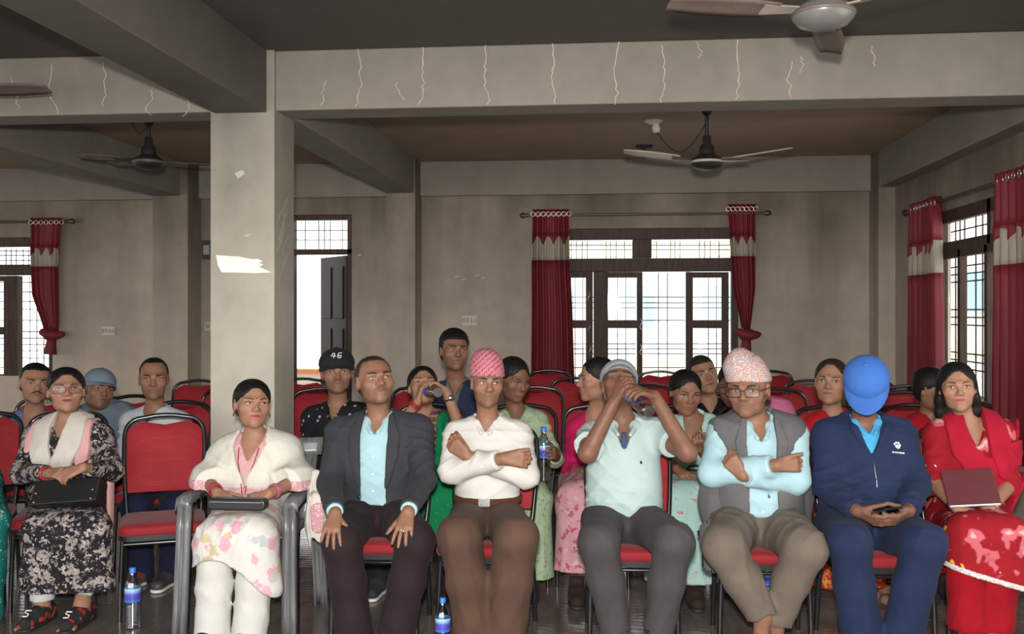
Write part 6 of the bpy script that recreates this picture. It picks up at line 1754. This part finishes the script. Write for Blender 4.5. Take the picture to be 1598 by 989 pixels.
# woman in magenta shawl, in profile
MAG = cloth('magenta_shawl', srgb(196, 30, 92), .12, fold=.4)
PKF = dots('pink_flowered_skirt', (.58, .30, .34), [(16, .28, (.44, .10, .16), .06, 0, 0, .9), (20, .20, (.62, .48, .42), .06, 0, 5, .9)], fold=.35)
q = bust('person in magenta shawl and pink flowered skirt seen in profile', YS, 'mid', (930, 592), -72, -2, 0, 1.06, 'f', 1.0, ((898, 668), (955, 664)), MAG, 'bun', seed=97, sleeve=1.5, skirt=PKF, skirtz=.17, kn=((893, 780, -.44), (938, 780, -.44)), name='shawl', V=[(.1, .05), (.02, .045), (-.05, .003)])
# woman in mint dress
MND = cloth('mint_dress_cloth', srgb(176, 208, 196), .08)
MSK = dots('mint_flowered_skirt', (.40, .60, .55), [(13, .18, (.62, .20, .26), .05, 0, 0, .9), (17, .16, (.40, .42, .30), .05, 0, 5, .9)], fold=.35)
q = bust('person in mint dress with red bangles looking down beside the polo shirt', YS, 'brown', (1070, 612), 18, -12, 4, 1.04, 'f', 1.06, ((1044, 670), (1112, 664)), MND, 'bun', seed=99, sleeve=1.1, V=[(.12, .06), (.06, .058), (-.08, .02), (-.12, .004)],
         el=((1036, 730, -.05), (1114, 726, -.08)), wr=((1056, 731, -.29), (1092, 700, -.28)), hipx=1064, hand_kw=(dict(curl=(.4, .5, .4)), dict(d=(-.1, -.6, .5), n=(0, -.8, -.2), curl=(.8, .9, .6), curls=((.1, .15, .1), (.9, 1.0, .6), (.9, 1.0, .6), (.9, 1.0, .6)))), skirt=MSK, skirtz=.12, kn=((1034, 780, -.42), (1092, 780, -.42)), open_=.45, name='dress')
bangle(q, 0, REDB, .70, .032, .005, 4); beads(q, q.body, [q.nb-q.r*.05+q.f*.03, (-.04, -.04), (0, -.10), (.04, -.04), q.nb+q.r*.05+q.f*.03], .004, REDB)
c = on_surf(q, q.body, 0, -.11, .006)-q.e.location; MB().ellip(c, (.011, .004, .014)).build('pendant', GOLD, q.e)
bg = empty('shoulder_bag', (P(1094, 760, YS-.30).x, YS-.28, .640)); tag(bg, 'black shoulder bag on the lap of the person in the mint dress', 'bag')
MB().rbox((-.10, -.03, -.036), (.10, .03, .036), .02, 4).build('bag_body', BLACKP, bg, bevel=.008); MB().tube([(-.085, 0, .03), (-.05, .02, .055), (.04, .025, .055), (.085, 0, .03)], .006, 8).build('strap', BLACKP, bg)
# youth in black jacket behind
q = bust('person in black jacket tilting their head in front of the wide window', 6.5, 'mid', (1098, 585), 14, 6, -14, 1.14, 'm', 1.0, ((1078, 648), (1136, 640)), cloth('black_jacket', srgb(26, 26, 30), .1), 'short', beard=.1, trous=DARKT, seed=101,
         el=((1070, 700, -.05), (1142, 696, -.05)), wr=((1085, 730, -.25), (1128, 730, -.25)), kn=((1084, 745, -.42), (1128, 745, -.42)), an=((1086, 850, -.38), (1126, 850, -.38)), hairm=M_hairb)
# person in pink shawl mostly hidden by the vest
PNKS = cloth('dusty_pink_shawl', srgb(198, 110, 146), .1, fold=.45)
q = bust('person in dusty pink shawl and glasses looking down behind the grey vest', 5.62, 'dark', (1143, 600), -16, -16, 0, 1.02, 'f', 1.0, ((1150, 652), (1224, 640)), PNKS, 'back', seed=103, hipx=1184, kn=((1150, py_at(1150, 5.24, .52), -.38), (1234, py_at(1234, 5.24, .52), -.38)), skirt=DARKT, skirtz=.2, off=.022, name='shawl', open_=.4)
glasses(q, plain('dark_glasses_frame', (.03, .02, .02, 1), .3, bs=0), r=.002)
# older woman in red
REDC = cloth('red_tunic_cloth', srgb(188, 26, 38), .14, fold=.4)
ORS = dots('red_orange_sari', (.42, .03, .02), [(16, .30, (.62, .26, .05), .1, 0, 0, .9), (30, .18, (.60, .40, .12), .06, 0, 5, .6)], fold=.35)
q = bust('person in red tunic with a red forehead mark beside the blue cap', YS+.05, 'mid', (1297, 596), -8, 4, 2, 1.10, 'f', 1.04, ((1266, 664), (1334, 660)), REDC, 'bun', seed=105, hairm=M_hairb, hk=dict(line=.014), skirt=ORS, skirtz=.10, kn=((1296, 780, -.42), (1352, 780, -.38)), lip=(.2, .08, .07), name='tunic',
         an=((1362, 900, -.34), (1392, 905, -.30)))
bindi(q, (.22, .01, .015), .0055, .036)
Z = Sdf()
for i in (0, 1):
    g_ = Vector((q.an[i].x, q.an[i].y, 0)); d = nrm(Vector((.5, -.86, 0))); Z = Sdf()
    Z.cap(g_-d*.05+Vector((0, 0, .04)), g_+d*.12+Vector((0, 0, .026)), .036, .030, .02, flat=((0, 0, 1), 1.2)); t_ = d.cross(Vector((0, 0, 1)))
    for j in range(5): Z.cap(g_+d*.11+t_*(.026-.013*j)+Vector((0, 0, .026)), g_+d*(.155-.006*j)+t_*(.032-.0155*j)+Vector((0, 0, .022)), .010, .009, .006)
    Z.fn(lambda p, D: np.maximum(D, .012-p[:, 2])); emit('foot', Z, .006, plain('brown_foot', (.24, .13, .085, 1), .5, bs=0), q.e)
    Z = Sdf(); Z.cap(g_-d*.06+Vector((0, 0, .006)), g_+d*.16+Vector((0, 0, .006)), .042, .044, .01); Z.fn(lambda p, D: np.maximum(D, np.abs(p[:, 2]-.006)-.006)); emit('sandal', Z, .006, cloth('dark_tan_sandal', srgb(84, 70, 56)), q.e)
    c = g_+d*.08-q.e.location; MB().tube([c+t_*.044+Vector((0, 0, .01)), c+t_*.02+Vector((0, 0, .055)), c-t_*.02+Vector((0, 0, .055)), c-t_*.044+Vector((0, 0, .01))], .009, 8).build('sandal_strap', cloth('dark_tan_sandal', (0, 0, 0)), q.e)
# woman in red turned away
q = bust('person in red dress with tied-back hair turned away behind the flowered red tunic', YS+.24, 'brown', (1456, 608), 62, -6, 0, 1.06, 'f', 1.0, ((1422, 664), (1484, 664)), cloth('dark_red_dress', srgb(160, 18, 36), .14, fold=.4), 'back', seed=107, skirt=REDC, skirtz=.15, kn=((1432, 772, -.42), (1486, 772, -.42)), name='dress')

# ================================================================== CHAIRS AND THINGS
def plastic_mat():
    m, T, N, L, B = nt('grey_moulded_plastic'); v = texco(N, L)
    mp = N.new('ShaderNodeMapping'); L.new(v, mp.inputs[0]); mp.inputs['Scale'].default_value = (30, 30, 1.2)
    L.new(ramp(N, L, noise(N, L, mp.outputs[0], 2, 4), [(.3, (.075, .078, .080, 1)), (.7, (.19, .195, .195, 1))]), B.inputs['Base Color']); B.inputs['Roughness'].default_value = .32; return m
M_pl = plastic_mat()
def plastic_chair(x, y, label):
    t = empty('plastic_armchair', (x, y, 0)); t.scale = (.97, .96, 1.0); tag(t, label, 'chair')
    rows = []
    for i in range(9):
        f = i/8; yy = -.24+.46*f; rows.append([(u*(.25-.02*f), yy, .452-.010*math.sin(math.pi*f)-.004*f+.010*u*u) for u in [k/5-1 for k in range(11)]])
    MB().grid(rows).build('seat', M_pl, t, solid=.012)
    def bkp(u, h): return (u*(.235+.02*h), .215+.13*h-.05*(1-u*u), .42+h*.44)
    top_ = MB(); top_.grid([[bkp(u, h) for u in [k/8-1 for k in range(17)]] for h in (.80, .86, .93, 1.0)]); top_.build('backrest', M_pl, t, solid=.014)
    for s_ in range(5):
        c = -0.8+.4*s_; MB().grid([[bkp(c+d_, h) for d_ in (-.12, 0, .12)] for h in (.0, .2, .4, .6, .82)]).build('slat', M_pl, t, solid=.010)
    for g in (-1, 1):
        arm_ = MB(); arm_.grid([[(g*(.25+w), yy, zz+b) for w, b in ((-.012, -.03), (-.008, .0), (.02, .006), (.050, .0), (.054, -.03))] for yy, zz in ((-.27, .60), (-.26, .635), (-.18, .648), (.0, .645), (.14, .66), (.24, .70))]); arm_.build('armrest', M_pl, t, solid=.010)
        for yf, sgn in ((-.26, -1), (.22, 1)):
            rows = []
            h1 = .61 if sgn < 0 else .44
            for i in range(6):
                f = i/5; z = h1*(1-f); w = .036+.004*f; cx = g*(.268+.012*f); cy = yf+sgn*.035*f
                rows.append([(cx-g*w*.9, cy+.035*-sgn, z), (cx-g*w, cy+sgn*.006, z), (cx-g*w*.4, cy+sgn*.012, z), (cx-g*w*.35, cy+sgn*.006, z), (cx, cy+sgn*.006, z), (cx+g*w*.05, cy+sgn*.012, z), (cx+g*w*.6, cy+sgn*.012, z), (cx+g*w*.65, cy+sgn*.004, z), (cx+g*w*.7, cy-sgn*.045, z)])
            MB().grid(rows).build('leg', M_pl, t, solid=.007)
plastic_chair(P(399, 800, 4.63).x, 4.63, 'grey moulded plastic armchair under the person in the white shawl')

CB = 'red banquet chair with black tube frame '
chair_px(255, 4.76, 24, 'vacant red banquet chair between the flowered tunic and the white shawl')
for px, Y, rz, l in ((92, 4.84, 22, 'under the person in the black flowered tunic'), (595, 4.50, 3, 'under the person in the charcoal suit jacket'), (760, 4.48, -2, 'under the person in the cream white shirt'),
                     (985, 4.48, 2, 'under the drinking person in the mint polo'), (1187, 4.48, -3, 'under the person in the grey vest'), (1366, 4.48, 2, 'under the person in the navy tracksuit'),
                     (1530, 4.63, -2, 'under the person in the red flowered tunic'), (-48, 4.80, 24, 'under the person in teal at the row end')):
    chair_px(px, Y, rz, CB+l)
for px, l in ((28, 'under the person in the lavender blue shirt'), (250, 'under the person in the white shirt'), (528, 'under the person in the black dotted polo'), (664, 'under the person in the plaid shawl'),
              (806, 'under the person in the pale green dress'), (928, 'under the person in the magenta shawl'), (1066, 'under the person in the mint dress'), (1309, 'under the older person in red'), (1452, 'under the person turned away in red')):
    chair_px(px, YS+{28: .16, 1309: .08, 1452: .22}.get(px, 0), random.uniform(-4, 4), CB+l)
chair_px(1186, 5.62, 0, CB+'under the person in the dusty pink shawl'); chair_px(172, 5.86, 0, CB+'under the person in the grey cap'); chair_px(712, 6.45, 0, CB+'under the person in the dark blue jacket'); chair_px(1105, 6.5, 0, CB+'under the person in the black jacket')
G = 'vacant chairs in the rear rows'
for px, Y, rz, l in ((292, 7.3, 8, 'vacant red chair by the column with its whole back showing'), (322, 6.55, -6, 'vacant red chair half hidden behind the column'),
                     (464, 7.6, 10, 'vacant red chair standing in front of the open doorway'), (497, 6.6, 14, 'vacant red chair just behind the black cap'), (624, 6.8, -12, 'vacant red chair behind the plaid shawl'),
                     (858, 9.0, 4, 'vacant red chair beneath the straight curtain'), (890, 7.9, -5, 'vacant red chair in front of the straight curtain'), (1030, 8.9, -4, 'vacant red chair below the middle of the wide window'),
                     (1024, 7.2, 8, 'vacant red chair between the grey cap and the wide window'), (1218, 9.05, 6, 'vacant red chair against the back wall beyond the knotted curtain'), (1232, 6.9, 4, 'vacant red chair directly behind the pale patterned cap'),
                     (1272, 7.8, -6, 'vacant red chair behind the red forehead mark'), (1384, 7.9, 8, 'vacant red chair beside the blue cap'), (1424, 7.3, -14, 'sunlit vacant red chair near the side window'), (1420, 6.7, -10, 'vacant red chair behind the person turned away'), (838, 6.9, 6, 'vacant red chair behind the pale green dress')):
    chair_px(px, Y, rz, l, G)

# bottles
fl = PF(207, 999); bottle((P(207, 900, 4.42).x, 4.42, 0), 'full water bottle with blue cap standing on the floor by the vacant chair')
bottle((P(1198, 900, 5.05).x, 5.05, 0), 'water bottle on the floor under the chair of the grey vest', s=.92)
bottle((P(691, 900, 4.18).x, 4.18, 0), 'water bottle on the floor between suit jacket and brown trousers', s=.9)
# held bottle of the woman in green
gq = green; hw_ = gq.wr[1]+Vector((-.064, -.062, -.150)); bottle(tuple(hw_), 'blue labelled water bottle held upright by the person in pale green', s=1.0)
# tipped bottles: mouth at the lips, base toward the room
def tipped(q, base_px, Yb, label, s=1.0):
    m, d = q.bm, q.bax
    Rm = Vector((0, 0, 1)).rotation_difference(d).to_matrix(); loc = m-d*.285*s
    return bottle(tuple(loc), label, Rm, s, cap=False)
tipped(polo, (1010, 640), 4.16, 'tipped water bottle at the lips of the person in the mint polo', .92)
tipped(drinker2, (682, 612), 5.12, 'tipped water bottle at the lips of the person in the plaid shawl', .85)
